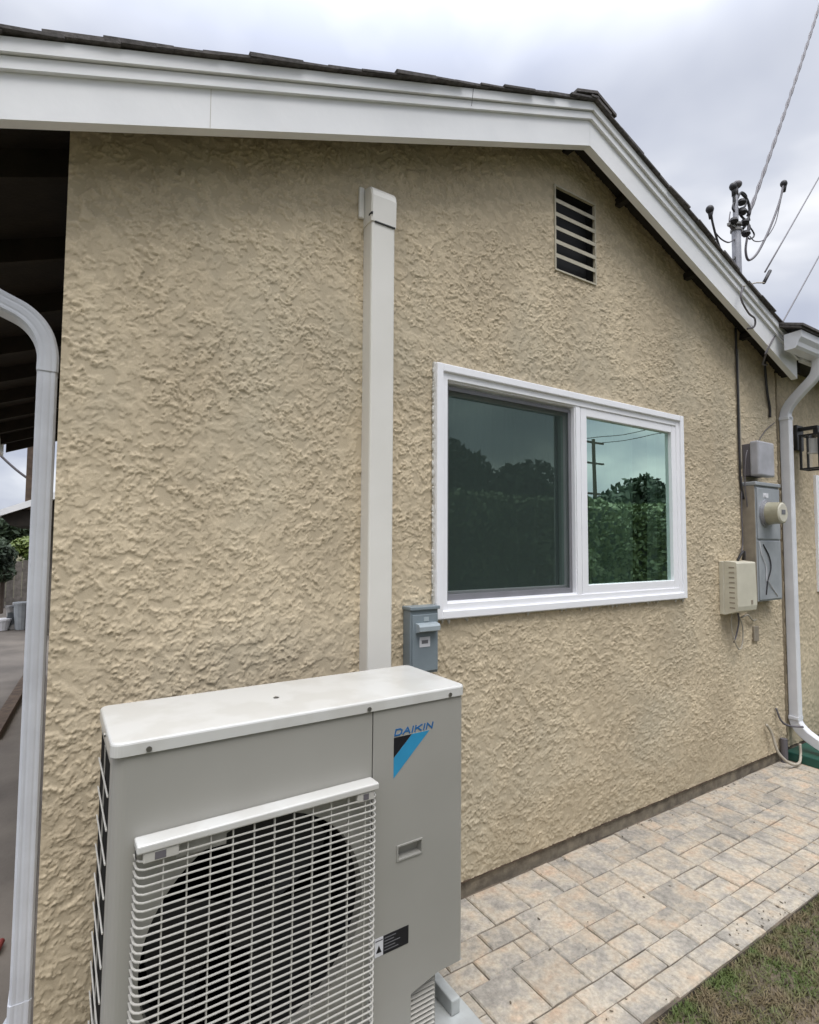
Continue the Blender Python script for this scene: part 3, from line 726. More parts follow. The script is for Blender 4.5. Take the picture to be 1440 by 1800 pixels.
# rounded right edge
arc = [(W_ - 0.014 + 0.014 * math.sin(t * math.pi / 10), -pr + 0.014 - 0.014 * math.cos(t * math.pi / 10)) for t in range(6)] + [(W_, D_ - 0.01)]
va = [bm.verts.new((a, b, zc)) for a, b in arc]; vb = [bm.verts.new((a, b, FZ1)) for a, b in arc]
for k in range(len(arc) - 1): bm.faces.new((va[k], va[k + 1], vb[k + 1], vb[k]))
# seam edge and cut-out return
bm.faces.new([bm.verts.new(p) for p in ((0.6265, -pr, FZ0), (0.6265, 0.012, FZ0), (0.6265, 0.012, FZ1), (0.6265, -pr, FZ1))])
bm.faces.new([bm.verts.new(p) for p in ((0.757, -pr, FZ0), (0.757, 0.04, FZ0), (0.757, 0.04, zc - 0.022), (0.757, -pr, zc - 0.022))])
bm.faces.new([bm.verts.new(p) for p in ((0.85, -pr, zc), (W_, -pr, zc), (W_, 0.04, zc), (0.85, 0.04, zc))])
bm.faces.new([bm.verts.new(p) for p in ((0.757, -pr, zc - 0.022), (0.757, 0.04, zc - 0.022), (0.85, 0.04, zc), (0.85, -pr, zc))])
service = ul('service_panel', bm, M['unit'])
bm = nb()   # recess pocket and its raised rim
ringx = [(hx0, hz0), (hx1, hz0), (hx1, hz1), (hx0, hz1)]
for k in range(4):
    (a0, c0), (a1, c1) = ringx[k], ringx[(k + 1) % 4]
    bm.faces.new([bm.verts.new(p) for p in ((a0, -pr, c0), (a1, -pr, c1), (a1, 0.022, c1), (a0, 0.022, c0))])
bm.faces.new([bm.verts.new(p) for p in ((hx0, 0.022, hz0), (hx1, 0.022, hz0), (hx1, 0.008, hz1), (hx0, 0.008, hz1))])
box(bm, hx0 - 0.004, hx0, -0.004, -0.0005, hz0 - 0.004, hz1 + 0.004); box(bm, hx1, hx1 + 0.004, -0.004, -0.0005, hz0 - 0.004, hz1 + 0.004)
box(bm, hx0, hx1, -0.004, -0.0005, hz1, hz1 + 0.004); box(bm, hx0, hx1, -0.004, -0.0005, hz0 - 0.004, hz0)
ul('finger_recess', bm, M['unit'], service)
# lower louvre block in the cut-out
bm = nb(); box(bm, 0.757, 0.862, 0.030, 0.2, FZ0, zc - 0.012); lb = ul('pipe_cover_panel', bm, M['unit'])
for k in range(11):
    z = zc - 0.030 - k * 0.0135
    bm = nb(); prism(bm, [(0.0298, z), (0.020, z - 0.002), (0.0298, z - 0.009)], 0.764, 0.854, 'x'); ul('louvre', bm, M['grille'], lb)
# dark chassis behind the seam and inside
bm = nb(); box(bm, 0.6215, 0.6285, 0.004, 0.01, FZ0, FZ1 + 0.001); ul('seam', bm, M['fan'], front)
bm = nb(); box(bm, 0.02, W_ - 0.003, 0.30, 0.312, zc, T - 0.032); box(bm, 0.02, 0.85, 0.30, 0.312, FZ0, zc); box(bm, 0.62, 0.63, 0.0125, 0.3, FZ0, T - 0.032); box(bm, 0.02, 0.86, 0.03, 0.30, FZ0 - 0.004, FZ0)
box(bm, 0.64, W_ - 0.02, 0.045, 0.29, zc + 0.002, T - 0.033); box(bm, 0.64, 0.755, 0.045, 0.29, FZ0, zc)
ul('chassis', bm, M['black'])
bm = nb(); box(bm, 0.02, 0.035, 0.063, 0.30, FZ0, T - 0.033); box(bm, 0.035, 0.62, 0.27, 0.299, FZ0, T - 0.033); ul('coil', bm, M['coil'])
bm = nb(); Nn = 64; rr_ = [[bm.verts.new((fc[0] + (fr + 0.001) * math.cos(2 * math.pi * k / Nn), b_, fc[1] + (fr + 0.001) * math.sin(2 * math.pi * k / Nn))) for k in range(Nn)] for b_ in (0.028, 0.12)]
for k in range(Nn): bm.faces.new((rr_[0][k], rr_[0][(k + 1) % Nn], rr_[1][(k + 1) % Nn], rr_[1][k]))
ul('fan_shroud', bm, M['black'])
# left side: solid border, mid post and sloping guard bars
bm = nb(); box(bm, 0.0, 0.006, 0.062, D_ - 0.004, T - 0.062, T - 0.031)
side = ul('side_panel', bm, M['unit'])
bm = nb(); box(bm, 0.0, 0.006, 0.062, D_ - 0.03, FZ0, 0.06); ul('lower_edge', bm, M['unit'], side)
bm = nb(); box(bm, 0.0012, 0.007, 0.062, D_ - 0.004, 0.0601, T - 0.0621); ul('guard_opening', bm, M['coil'], side)
bm = nb(); box(bm, -0.0008, 0.001, 0.185, 0.200, 0.06, T - 0.0625); ul('post', bm, M['unit'], side)
for k in range(12):
    z = T - 0.130 - k * 0.0715
    bm = nb(); box(bm, -0.0045, -0.001, 0.058, D_ - 0.006, z - 0.0025, z + 0.0025, 0.001, 1); ul('guard_bar', bm, M['grille'], side)
# fan
bm = nb(); cyl(bm, (fc[0], 0.06, fc[1]), (0, 1, 0), 0.07, 0.06, 32); fan = ul('fan', bm, M['fan'])
for k in range(3):
    bm = nb(); a0 = 0.4 + k * 2 * math.pi / 3; rows = []
    for i in range(9):
        r_ = 0.06 + 0.185 * i / 8; row = []
        for j in range(9):
            a = a0 + (j / 8) * 1.45 + 0.25 * (i / 8) ** 2
            row.append(bm.verts.new((fc[0] + r_ * math.cos(a), 0.065 + 0.07 * j / 8, fc[1] + r_ * math.sin(a))))
        rows.append(row)
    for i in range(8):
        for j in range(8): bm.faces.new((rows[i][j], rows[i + 1][j], rows[i + 1][j + 1], rows[i][j + 1]))
    ul('blade', bm, M['fan'], fan, True)
# raised fan grille
gx0, gx1, gz1, gz0 = 0.046, 0.6195, T - 0.208, T - 0.838
gd = -0.042
bm = nb()
box(bm, gx0 - 0.001, gx1 + 0.001, gd - 0.006, -0.001, gz1 - 0.012, gz1 + 0.006, 0.004, 3)
grille = ul('fan_grille', bm, M['lid'])
bm = nb(); box(bm, gx0 + 0.012, gx1 - 0.006, gd, -0.001, gz0 - 0.012, gz0 + 0.004, 0.004, 2); ul('bottom_bar', bm, M['grille'], grille)
gpath = [(gx0, -0.001), (gx0 + 0.0015, gd + 0.016), (gx0 + 0.006, gd + 0.007), (gx0 + 0.015, gd + 0.001), (gx0 + 0.024, gd), (gx1 - 0.018, gd), (gx1 - 0.010, gd + 0.001), (gx1 - 0.004, gd + 0.007), (gx1 - 0.001, gd + 0.016), (gx1, -0.001)]
npitch = 36; pz = (gz1 - 0.030 - gz0) / npitch
bm = nb(); sweep(bm, [(a, b, 0) for a, b in gpath], [(-0.0022, -0.0011), (0.0022, -0.0011), (0.0022, 0.0011), (-0.0022, 0.0011)], side=(0, 0, 1))
me = bpy.data.meshes.new('slat'); bm.to_mesh(me); bm.free(); me.materials.append(M['grille'])
for k in range(npitch):
    o = bpy.data.objects.new('slat', me); COL.objects.link(o); o.parent = grille; o.location = (0, 0, gz1 - 0.030 - k * pz)
for k in range(11):
    x = gx0 + 0.052 + k * 0.0485
    bm = nb(); box(bm, x - 0.0012, x + 0.0012, gd + 0.0005, gd + 0.0075, gz0, gz1 - 0.012); ul('rib', bm, M['grille'], grille)
for x0_, x1_, za, zb, holes in ((gx0 + 0.012, gx0 + 0.082, gz1 - 0.034, gz1 - 0.012, ((gx0 + 0.034, gx0 + 0.056),)), (gx1 - 0.062, gx1 - 0.012, gz1 - 0.034, gz1 - 0.012, ((gx1 - 0.045, gx1 - 0.029),)), (gx1 - 0.060, gx1 - 0.010, gz0 + 0.005, gz0 + 0.025, ((gx1 - 0.044, gx1 - 0.028),))):
    bm = nb(); box(bm, x0_, x1_, gd - 0.003, gd + 0.010, za, zb, 0.002, 1); cl_ = ul('clip', bm, M['grille'], grille)
    for (h0, h1) in holes:
        bm = nb(); box(bm, h0, h1, gd - 0.0036, gd - 0.0031, za + 0.004, zb - 0.003); ul('clip_hole', bm, M['cablegrey'], grille)
bm = nb(); box(bm, gx0 - 0.0005, gx0 + 0.0002, gd + 0.012, gd + 0.026, gz1 - 0.030, gz1 - 0.014); ul('clip_hole', bm, M['fan'], grille)
bm = nb(); box(bm, gx0 + 0.078, gx0 + 0.185, gd + 0.012, gd + 0.016, gz1 - 0.047, gz1 - 0.013); ul('brace', bm, M['unit'], grille)
# logo: wordmark over a black and blue triangle
def flat(name, pts, m, y=-0.0016, parent=None):
    bm = nb(); prism(bm, pts, y, -0.0009); return ul(name, bm, m, parent or service)
flat('logo_triangle', [(0.6925, T - 0.114), (0.6925, T - 0.168), (0.752, T - 0.114)], M['ink'])
flat('logo_band', [(0.7535, T - 0.114), (0.8135, T - 0.114), (0.6925, T - 0.224), (0.6925, T - 0.1695)], M['blue'])
def glyphs(parent):
    # slanted block letters as strokes: D A I K I N
    S = {'D': [[(0, 0), (0, 1), (.62, 1), (.9, .75), (.9, .25), (.62, 0), (0, 0)]], 'A': [[(0, 0), (.48, 1), (.96, 0)], [(.2, .36), (.78, .36)]],
         'I': [[(.12, 0), (.12, 1)]], 'K': [[(0, 0), (0, 1)], [(.9, 1), (.05, .45)], [(.3, .58), (.95, 0)]], 'N': [[(0, 0), (0, 1), (.85, 0), (.85, 1)]]}
    adv = {'D': 1.2, 'A': 1.2, 'I': .52, 'K': 1.22, 'N': 1.1}
    x = 0; hgt = 0.0155; wd_ = 0.0195; st = 0.0040
    tot = sum(adv[c] for c in 'DAIKIN') - .25; sc = 0.1265 / tot
    for ch in 'DAIKIN':
        bm = nb(); k = 0
        for line in S[ch]:
            for (a, b), (c, d) in zip(line, line[1:]):
                P = Vector((0.6955 + (x + a) * sc + b * 0.004, T - 0.1085 + b * hgt)); Q = Vector((0.6955 + (x + c) * sc + d * 0.004, T - 0.1085 + d * hgt))
                dr = (Q - P).normalized(); nn = Vector((-dr.y, dr.x)) * st / 2; P = P - dr * st * 0.4; Q = Q + dr * st * 0.4
                prism(bm, [tuple(P + nn), tuple(Q + nn), tuple(Q - nn), tuple(P - nn)], -0.0017 - 0.00005 * k, -0.0009); k += 1
        ul('letter', bm, M['navy'], parent); x += adv[ch]
glyphs(service)
# rating stickers
st_ = flat('warning_sticker', [(0.6385, T - 0.681), (0.6650, T - 0.681), (0.6650, T - 0.633), (0.6385, T - 0.633)], M['label_white'])
flat('sticker_symbol', [(0.6430, T - 0.671), (0.6600, T - 0.671), (0.6515, T - 0.652)], M['ink'], -0.0021, st_)
flat('sticker_line', [(0.6405, T - 0.6415), (0.663, T - 0.6415), (0.663, T - 0.6385), (0.6405, T - 0.6385)], M['label_grey'], -0.0021, st_)
s2 = flat('rating_sticker', [(0.6653, T - 0.681), (0.7465, T - 0.681), (0.7465, T - 0.633), (0.6653, T - 0.633)], M['ink'], -0.0018)
for k in range(5):
    z = T - 0.639 - k * 0.008; flat('sticker_line', [(0.669, z), (0.669 + (0.036, 0.03, 0.05, 0.034, 0.044)[k], z), (0.669 + (0.036, 0.03, 0.05, 0.034, 0.044)[k], z - 0.0022), (0.669, z - 0.0022)], M['label_grey'], -0.0021, s2)
# feet
for a in (0.13, 0.74):
    bm = nb(); box(bm, a, a + 0.05, -0.04, D_ + 0.03, 0.0, 0.02, 0.003); ul('foot', bm, M['unit'])

pad = obj('equipment_pad', box(nb(), 0.02, 1.10, -0.66, -0.19, GZ + 0.001, -1.421, 0.006), M['pad'])
tag(pad, 'pale pad on the paving under the air conditioner', 'pad')
bm = nb(); box(bm, 1.03, 1.062, -0.50, -0.26, -1.4205, -1.375, 0.004); tag(obj('rubber_foot', bm, M['pad']), 'small pale support block at the right foot of the air conditioner', 'block')

# ------------------------------------------------------------------ electrical disconnect beside the pipe cover
dc = empty('disconnect_box', (1.222, -0.03, -0.52), label='small blue grey electrical disconnect box between the pipe cover and the window', cat='electrical box')
bm = nb(); box(bm, 1.157, 1.290, -0.058, -0.002, -0.52, -0.268, 0.004); obj('enclosure', bm, M['greybox'], dc)
bm = nb(); box(bm, 1.152, 1.294, -0.068, -0.002, -0.268, -0.254, 0.003); box(bm, 1.163, 1.286, -0.064, -0.0585, -0.51, -0.285, 0.003); cover_ = obj('cover', bm, M['greybox'], dc)
bm = nb(); prism(bm, [(-0.0635, -0.318), (-0.088, -0.322), (-0.094, -0.330), (-0.094, -0.347), (-0.088, -0.350), (-0.0635, -0.356)], 1.178, 1.276, 'x'); obj('pull_handle', bm, M['greybox_hi'], cover_)
bm = nb(); box(bm, 1.196, 1.246, -0.0655, -0.0642, -0.413, -0.374); stk = obj('sticker', bm, M['label_white'], cover_)
bm = nb(); box(bm, 1.216, 1.240, -0.0655, -0.0642, -0.313, -0.296); obj('sticker', bm, M['greybox_hi'], cover_)
bm = nb(); box(bm, 1.206, 1.236, -0.0662, -0.0656, -0.400, -0.386); obj('sticker_print', bm, M['label_grey'], cover_)

# ------------------------------------------------------------------ meter cabinet and boxes on the right of the wall
mc = empty('meter_cabinet', (3.965, -0.04, -0.37), label='grey steel electric meter cabinet on the stucco beside the right downspout', cat='meter cabinet')
bm = nb(); box(bm, 3.802, 3.812, -0.078, -0.001, -0.372, 0.385); obj('side_panel', bm, M['cab_side'], mc)
bm = nb(); box(bm, 3.8125, 4.135, -0.080, -0.001, -0.372, 0.385, 0.003); obj('cabinet_body', bm, M['cab'], mc)
bm = nb(); box(bm, 3.800, 4.140, -0.093, -0.001, 0.3855, 0.412, 0.006); obj('rain_hood', bm, M['cab'], mc)
bm = nb(); box(bm, 3.822, 4.125, -0.088, -0.0805, 0.035, 0.372, 0.003); obj('meter_door', bm, M['cab'], mc)
bm = nb(); box(bm, 3.826, 4.125, -0.087, -0.0805, -0.362, 0.022, 0.003); bd = obj('breaker_door', bm, M['cab'], mc)
bm = nb(); tube(bm, [(3.835, -0.089, 0.02), (3.85, -0.091, -0.06), (3.90, -0.093, -0.14), (3.905, -0.093, -0.24)], 0.003, 6); obj('seal_wire', bm, M['label_white'], bd)
bm = nb(); tube(bm, [(3.93, -0.093, -0.24), (4.0, -0.091, -0.30), (4.06, -0.089, -0.345)], 0.003, 6); obj('seal_wire', bm, M['label_white'], bd)
bm = nb(); tube(bm, [(3.88, -0.089, 0.0), (3.95, -0.092, -0.08), (3.965, -0.093, -0.16), (3.92, -0.093, -0.24), (3.90, -0.09, -0.33)], 0.004, 6); obj('wire', bm, M['cable'], bd)
mt = empty('electric_meter', (3.935, -0.09, 0.13), label='round electric meter with an aged glass dome on the grey cabinet', cat='meter')
bm = nb(); cyl(bm, (3.935, -0.088, 0.205), (0, -1, 0), 0.092, 0.012, 36); cyl(bm, (3.935, -0.098, 0.205), (0, -1, 0), 0.084, 0.010, 36); obj('collar', bm, M['galv'], mt)
bm = nb(); cyl(bm, (3.935, -0.100, 0.205), (0, -1, 0), 0.076, 0.085, 36, 0.070); obj('dome', bm, M['meter'], mt, False)
bm = nb(); cyl(bm, (3.935, -0.1852, 0.205), (0, -1, 0), 0.066, 0.006, 36, 0.058); obj('face', bm, M['beigebox'], mt)
bm = nb(); box(bm, 3.91, 3.96, -0.193, -0.1905, 0.195, 0.225); obj('dial', bm, M['label_grey'], mt)
bm = nb(); cyl(bm, (3.93, -0.0885, 0.325), (0, -1, 0), 0.014, 0.004, 12); box(bm, 3.90, 3.97, -0.0893, -0.088, 0.310, 0.340); obj('sticker', bm, M['label_white'], mc)

jb = empty('junction_box', (3.92, -0.05, 0.44), label='pale grey plastic utility box above the meter cabinet', cat='utility box')
bm = nb(); box(bm, 3.822, 4.02, -0.048, -0.001, 0.455, 0.668, 0.004); obj('base', bm, M['cablegrey'], jb)
bm = nb(); box(bm, 3.815, 4.03, -0.108, -0.050, 0.450, 0.682, 0.012, 3); obj('lid', bm, M['metalgrey'], jb)

tb = empty('telephone_box', (3.61, -0.05, -0.43), label='beige vented telephone box on the stucco left of the meter cabinet', cat='utility box')
bm = nb(); box(bm, 3.497, 3.735, -0.030, -0.001, -0.440, -0.108, 0.004); obj('base', bm, M['beigebox'], tb)
bm = nb()
prism(bm, [(-0.031, -0.105), (-0.103, -0.112), (-0.108, -0.120), (-0.112, -0.385), (-0.106, -0.412), (-0.031, -0.440)], 3.500, 3.732, 'x')
tbl = obj('lid', bm, M['beigebox'], tb)
for k in range(9):
    z = -0.145 - k * 0.031
    bm = nb(); box(bm, 3.4985, 3.5003, -0.095, -0.062, z - 0.004, z + 0.004); obj('vent_slot', bm, M['cab_side'], tbl)
bm = nb(); box(bm, 3.66, 3.675, -0.116, -0.111, -0.375, -0.35); obj('latch', bm, M['cab_side'], tbl)
cable('cable', [(3.60, -0.02, -0.44), (3.58, -0.03, -0.55), (3.63, -0.04, -0.66), (3.70, -0.03, -0.64), (3.72, -0.025, -0.53), (3.67, -0.02, -0.44)], 0.0045, M['cablebeige'], 'beige cable looped below the telephone box')
cable('cable', [(3.66, -0.03, -0.44), (3.665, -0.03, -0.50), (3.64, -0.025, -0.58), (3.60, -0.03, -0.62)], 0.005, M['cablegrey'], 'short grey cable end hanging under the telephone box')
cable('cable', [(3.70, -0.03, -0.47), (3.78, -0.03, -0.46), (3.85, -0.025, -0.50), (3.90, -0.02, -0.50)], 0.006, M['cablebeige'], 'thick pale cable from the telephone box to the small cover plate')
cable('cable', [(3.63, -0.05, -0.105), (3.66, -0.06, -0.06), (3.71, -0.05, -0.05), (3.74, -0.03, -0.10)], 0.008, M['cable'], 'short black cable arching over the top of the telephone box')
bm = nb(); box(bm, 3.885, 3.95, -0.016, -0.001, -0.645, -0.545, 0.003); tag(obj('cover_plate', bm, M['cab_side']), 'small brown cover plate on the stucco right of the telephone box', 'cover plate')
cable('cable', [(3.765, -0.012, 1.455), (3.766, -0.014, 1.0), (3.768, -0.012, 0.8), (3.764, -0.014, 0.55), (3.775, -0.012, 0.40), (3.80, -0.015, 0.30)], 0.0075, M['cable'], 'black cable running down the stucco from the eave to the utility boxes')
cable('cable', [(3.785, -0.011, 1.31), (3.785, -0.012, 0.9), (3.79, -0.011, 0.50)], 0.0055, M['cablebeige'], 'pale cable running beside the black cable below the eave')
cable('cable', [(3.79, -0.010, 0.45), (3.775, -0.012, 0.2), (3.775, -0.012, 0.0), (3.72, -0.02, -0.09)], 0.005, M['cablegrey'], 'thin grey cable from the upper utility box down to the telephone box')
cable('cable', [(3.79, -0.05, 0.62), (3.765, -0.05, 0.55), (3.77, -0.04, 0.38), (3.82, -0.03, 0.16), (3.80, -0.012, -0.1)], 0.004, M['cablegrey'], 'loose thin cable bulging out left of the meter cabinet')
cable('cable', [(4.125, -0.02, 1.32), (4.155, -0.018, 1.08), (4.20, -0.012, 0.97), (4.205, -0.010, 0.90)], 0.009, M['cable'], 'short black cable below the eave left of the right downspout')
cable('cable', [(4.27, -0.008, 0.87), (4.13, -0.014, 0.80), (4.04, -0.010, 0.72), (3.98, -0.03, 0.68)], 0.003, M['cablegrey'], 'thin sagging wire from the downspout to the pale grey utility box')

# ------------------------------------------------------------------ right gutter and downspout
gut = empty('gutter', (5.5, -0.25, 1.28), label='white gutter along the eave at the right edge of the photo', cat='gutter')
bm = nb(); gp = [(-0.2005, 1.392), (-0.2005, 1.285), (-0.262, 1.285), (-0.275, 1.30), (-0.282, 1.325), (-0.300, 1.352), (-0.303, 1.395), (-0.296, 1.395), (-0.294, 1.356), (-0.274, 1.33), (-0.262, 1.295), (-0.206, 1.291), (-0.206, 1.392)]
prism(bm, gp, 4.003, 7.0, 'x'); obj('trough', bm, M['spout'], gut)
bm = nb(); prism(bm, [(-0.2005, 1.392), (-0.2005, 1.285), (-0.262, 1.285), (-0.275, 1.30), (-0.282, 1.325), (-0.300, 1.352), (-0.303, 1.395)], 3.999, 4.0028, 'x'); obj('end_cap', bm, M['spout'], gut)

def ribsec(w_, d, rib=0.0022, nr=4):
    # rectangular pipe section (n, s) with grooves in both broad faces
    o = []; b = 0.006
    xs_ = np.linspace(-w_ / 2 + b, w_ / 2 - b, nr * 4 + 1)
    for sgn in (1, -1):
        seq = xs_ if sgn == 1 else xs_[::-1]
        for k, x_ in enumerate(seq):
            gdep = rib if k % 4 == 2 else 0
            o.append((x_, sgn * (d / 2 - gdep)))
        o.append((sgn * w_ / 2, sgn * (d / 2 - b))); o.append((sgn * w_ / 2, -sgn * (d / 2 - b)))
    return o
ds = empty('downspout', (4.335, -0.05, GZ), label='white downspout coming off the right gutter and running down beside the meter cabinet', cat='downspout', group=None)
SX = 4.378
def ysweep(bm, pts, w_, d, nr=3): return sweep(bm, [(SX, a, b) for a, b in pts], [(n, s) for s, n in [(p[0], p[1]) for p in ribsec(w_, d, 0.002, nr)]], side=(1, 0, 0))
bm = nb(); ysweep(bm, [(a[1], a[2]) for a in smoothpath([(0, -0.245, 1.287), (0, -0.244, 1.235), (0, -0.22, 1.165), (0, -0.14, 1.085), (0, -0.07, 1.01), (0, -0.038, 0.95), (0, -0.036, 0.90)], 5)], 0.054, 0.062); obj('upper_elbow', bm, M['spout'], ds)
bm = nb(); ysweep(bm, [(-0.036, 0.925), (-0.036, -1.225)], 0.058, 0.066); obj('pipe', bm, M['spout'], ds)
bm = nb(); ysweep(bm, [(a[1], a[2]) for a in smoothpath([(0, -0.036, -1.19), (0, -0.040, -1.245), (0, -0.085, -1.300), (0, -0.15, -1.340), (0, -0.25, -1.385)], 5)], 0.060, 0.068); obj('lower_elbow', bm, M['spout'], ds)
for z in (0.905, -1.21):
    bm = nb(); box(bm, SX - 0.037, SX + 0.037, -0.069, -0.004, z - 0.012, z + 0.012, 0.003); obj('collar', bm, M['spout'], ds)

# green painted step below the spout
tag(obj('green_step', box(nb(), 4.275, 7.0, -0.9, -0.012, GZ + 0.001, -1.425, 0.006), M['greenpaint']), 'low dark green painted step under the end of the white downspout', 'step')
cable('cable', [(4.00, -0.02, -1.20), (4.05, -0.03, -1.27), (4.06, -0.06, -1.38), (4.12, -0.10, -1.45), (4.20, -0.12, -1.46), (4.28, -0.10, -1.43), (4.30, -0.09, -1.36)], 0.009, M['cablebeige'], 'pale hose loop on the ground at the foot of the right downspout', cat='hose')
cable('cable', [(4.16, -0.01, -1.12), (4.18, -0.03, -1.20), (4.24, -0.05, -1.24), (4.33, -0.10, -1.25)], 0.007, M['cablegrey'], 'short grey pipe stub on the wall beside the foot of the right downspout', cat='pipe')
bm = nb(); cyl(bm, (4.21, -0.03, GZ), (0, 0, 1), 0.022, 0.16, 12); tag(obj('pipe_stub', bm, M['cablegrey']), 'upright grey pipe stub in the corner beside the downspout', 'pipe')

# ------------------------------------------------------------------ left downspout
dl = empty('downspout', (-0.06, 0.09, GZ), label='dusty pale grey ribbed downspout at the left corner of the house', cat='downspout')
LX = -0.060
sec = [(p[0], p[1]) for p in ribsec(0.052, 0.074, 0.0010, 2)]
def xsweep(bm, pts, k=1.0): return sweep(bm, [(a, 0.092, b) for a, b in pts], [(n * k, s * k) for n, s in sec], side=(0, 1, 0))
bm = nb(); xsweep(bm, [(LX, 0.53), (LX, -1.31)]); obj('pipe', bm, M['spoutgrey'], dl)
bm = nb(); xsweep(bm, [(a[0], a[2]) for a in smoothpath([(LX, 0, 0.505), (LX - 0.001, 0, 0.56), (LX - 0.018, 0, 0.62), (LX - 0.06, 0, 0.668), (LX - 0.14, 0, 0.705), (LX - 0.30, 0, 0.79), (LX - 0.50, 0, 0.90)], 6)], 1.07); obj('upper_elbow', bm, M['spoutgrey'], dl)
bm = nb(); xsweep(bm, [(LX - 0.001, -1.295), (LX - 0.002, -1.37), (LX - 0.03, -1.42), (LX - 0.12, -1.455)], 1.08); obj('lower_elbow', bm, M['spoutgrey'], dl)
bm = nb(); prism(bm, [(EAVE - 0.027, 0.93), (EAVE - 0.09, 0.93), (EAVE - 0.13, 1.04), (EAVE - 0.027, 1.04)], -0.12, 5.6); tag(obj('gutter', bm, M['spoutgrey']), 'grey gutter along the left eave, outside the left edge of the photo', 'gutter')

# ------------------------------------------------------------------ lantern
ln = empty('wall_lantern', (4.62, -0.12, 0.53), label='black metal wall lantern with clear glass right of the downspout', cat='lantern')
bm = nb(); box(bm, 4.575, 4.685, -0.024, 0.0, 0.70, 0.89, 0.004); obj('back_plate', bm, M['lampblack'], ln)
bm = nb(); box(bm, 4.60, 4.64, -0.145, -0.024, 0.845, 0.87, 0.003); box(bm, 4.605, 4.635, -0.145, -0.115, 0.80, 0.846); obj('arm', bm, M['lampblack'], ln)
lx0, lx1, ly0, ly1, lz0, lz1 = 4.525, 4.655, -0.185, -0.055, 0.545, 0.80
bm = nb(); t_ = 0.014
for (a, b) in ((lx0, ly0), (lx1 - t_, ly0), (lx0, ly1 - t_), (lx1 - t_, ly1 - t_)): box(bm, a, a + t_, b, b + t_, lz0, lz1)
for z in (lz0 - 0.001, lz1 - 0.01):
    box(bm, lx0 - 0.001, lx1 + 0.001, ly0 - 0.001, ly0 + t_ + 0.001, z, z + 0.012); box(bm, lx0 - 0.001, lx1 + 0.001, ly1 - t_ - 0.001, ly1 + 0.001, z, z + 0.012)
    box(bm, lx0 - 0.0005, lx0 + t_, ly0 + t_, ly1 - t_, z, z + 0.0115); box(bm, lx1 - t_, lx1 + 0.0005, ly0 + t_, ly1 - t_, z, z + 0.0115)
box(bm, lx0 + t_, lx1 - t_, ly0 + t_, ly1 - t_, lz1 - 0.004, lz1 + 0.001)
obj('cage', bm, M['lampblack'], ln)
for nm, pts in (('p1', ((lx0 + 0.005, ly0 + 0.004, 0), (lx1 - 0.005, ly0 + 0.004, 0))), ('p2', ((lx0 + 0.004, ly0 + 0.005, 0), (lx0 + 0.004, ly1 - 0.005, 0)))):
    bm = nb(); (a, b, _), (c, d, _) = pts; bm.faces.new([bm.verts.new(p) for p in ((a, b, lz0 + 0.01), (c, d, lz0 + 0.01), (c, d, lz1 - 0.01), (a, b, lz1 - 0.01))]); obj('pane', bm, M['glassclear'], ln)
bm = nb(); cyl(bm, (4.59, -0.12, 0.672), (0, 0, 1), 0.026, 0.10, 20); cyl(bm, (4.59, -0.12, 0.662), (0, 0, 1), 0.036, 0.012, 20); obj('bulb', bm, M['bulb'], ln, False)
bm = nb(); cyl(bm, (4.59, -0.12, 0.770), (0, 0, 1), 0.018, 0.03, 16); obj('socket', bm, M['lampblack'], ln)

# ------------------------------------------------------------------ service mast and overhead lines
ma = empty('service_mast', (4.04, 0.10, 1.4), label='galvanised electrical service mast rising behind the right roof slope', cat='service mast')
MXX, MYY, MT = 4.035, 0.10, 2.63
bm = nb(); cyl(bm, (MXX, MYY, 1.30), (0, 0, 1), 0.030, 0.98, 20); cyl(bm, (MXX, MYY, 2.28), (0, 0, 1), 0.018, MT - 2.32, 16); obj('pipe', bm, M['galv'], ma, False)
bm = nb(); cyl(bm, (MXX, MYY, MT - 0.10), (0, 0, 1), 0.022, 0.07, 16); bmesh.ops.create_uvsphere(bm, u_segments=16, v_segments=10, radius=0.034, matrix=Matrix.Translation((MXX + 0.01, MYY - 0.01, MT - 0.02)) @ Matrix.Diagonal((1, 1, 0.8, 1))); obj('weatherhead', bm, M['cablegrey'], ma, True)
bm = nb()
for z in (2.26, 2.30): cyl(bm, (MXX, MYY, z), (0, 0, 1), 0.038, 0.016, 16)
box(bm, MXX - 0.10, MXX + 0.13, MYY - 0.012, MYY + 0.012, 2.275, 2.295); obj('clamp', bm, M['screw'], ma)
bm = nb()
for dx_, z in ((-0.07, 2.29), (0.10, 2.25), (0.085, 2.33), (0.06, 2.40), (0.05, 2.47)):
    cyl(bm, (MXX + dx_, MYY - 0.02, z), (0, 0, 1), 0.022, 0.035, 10); cyl(bm, (MXX + dx_, MYY - 0.02, z + 0.01), (0, 0, 1), 0.03, 0.010, 10)
obj('insulator', bm, M['cable'], ma, True)
def P(px, py, Y):   # point seen at photo pixel (px, py) on the vertical plane y = Y
    d = F + R * ((px - 720) / 958.21) - U * ((py - 900) / 958.21); t = (Y + 1.877) / d.y
    return (d.x * t, Y, d.z * t)
Y0 = 0.10
def ppath(*a, Y=Y0): return [P(x, y, Y) for x, y in a]
lead_m = M['cablegrey']
cable('lead', ppath((1250, 372), (1253, 392), (1262, 425), (1273, 452), (1287, 458), (1296, 440), (1297, 400)), 0.008, M['cable'], parent=ma)
cable('lead', ppath((1257, 408), (1268, 420), (1281, 426), (1292, 420)), 0.005, lead_m, parent=ma)
cable('lead', ppath((1289, 332), (1291, 345), (1292, 360), (1300, 372)), 0.012, M['cable'], parent=ma)
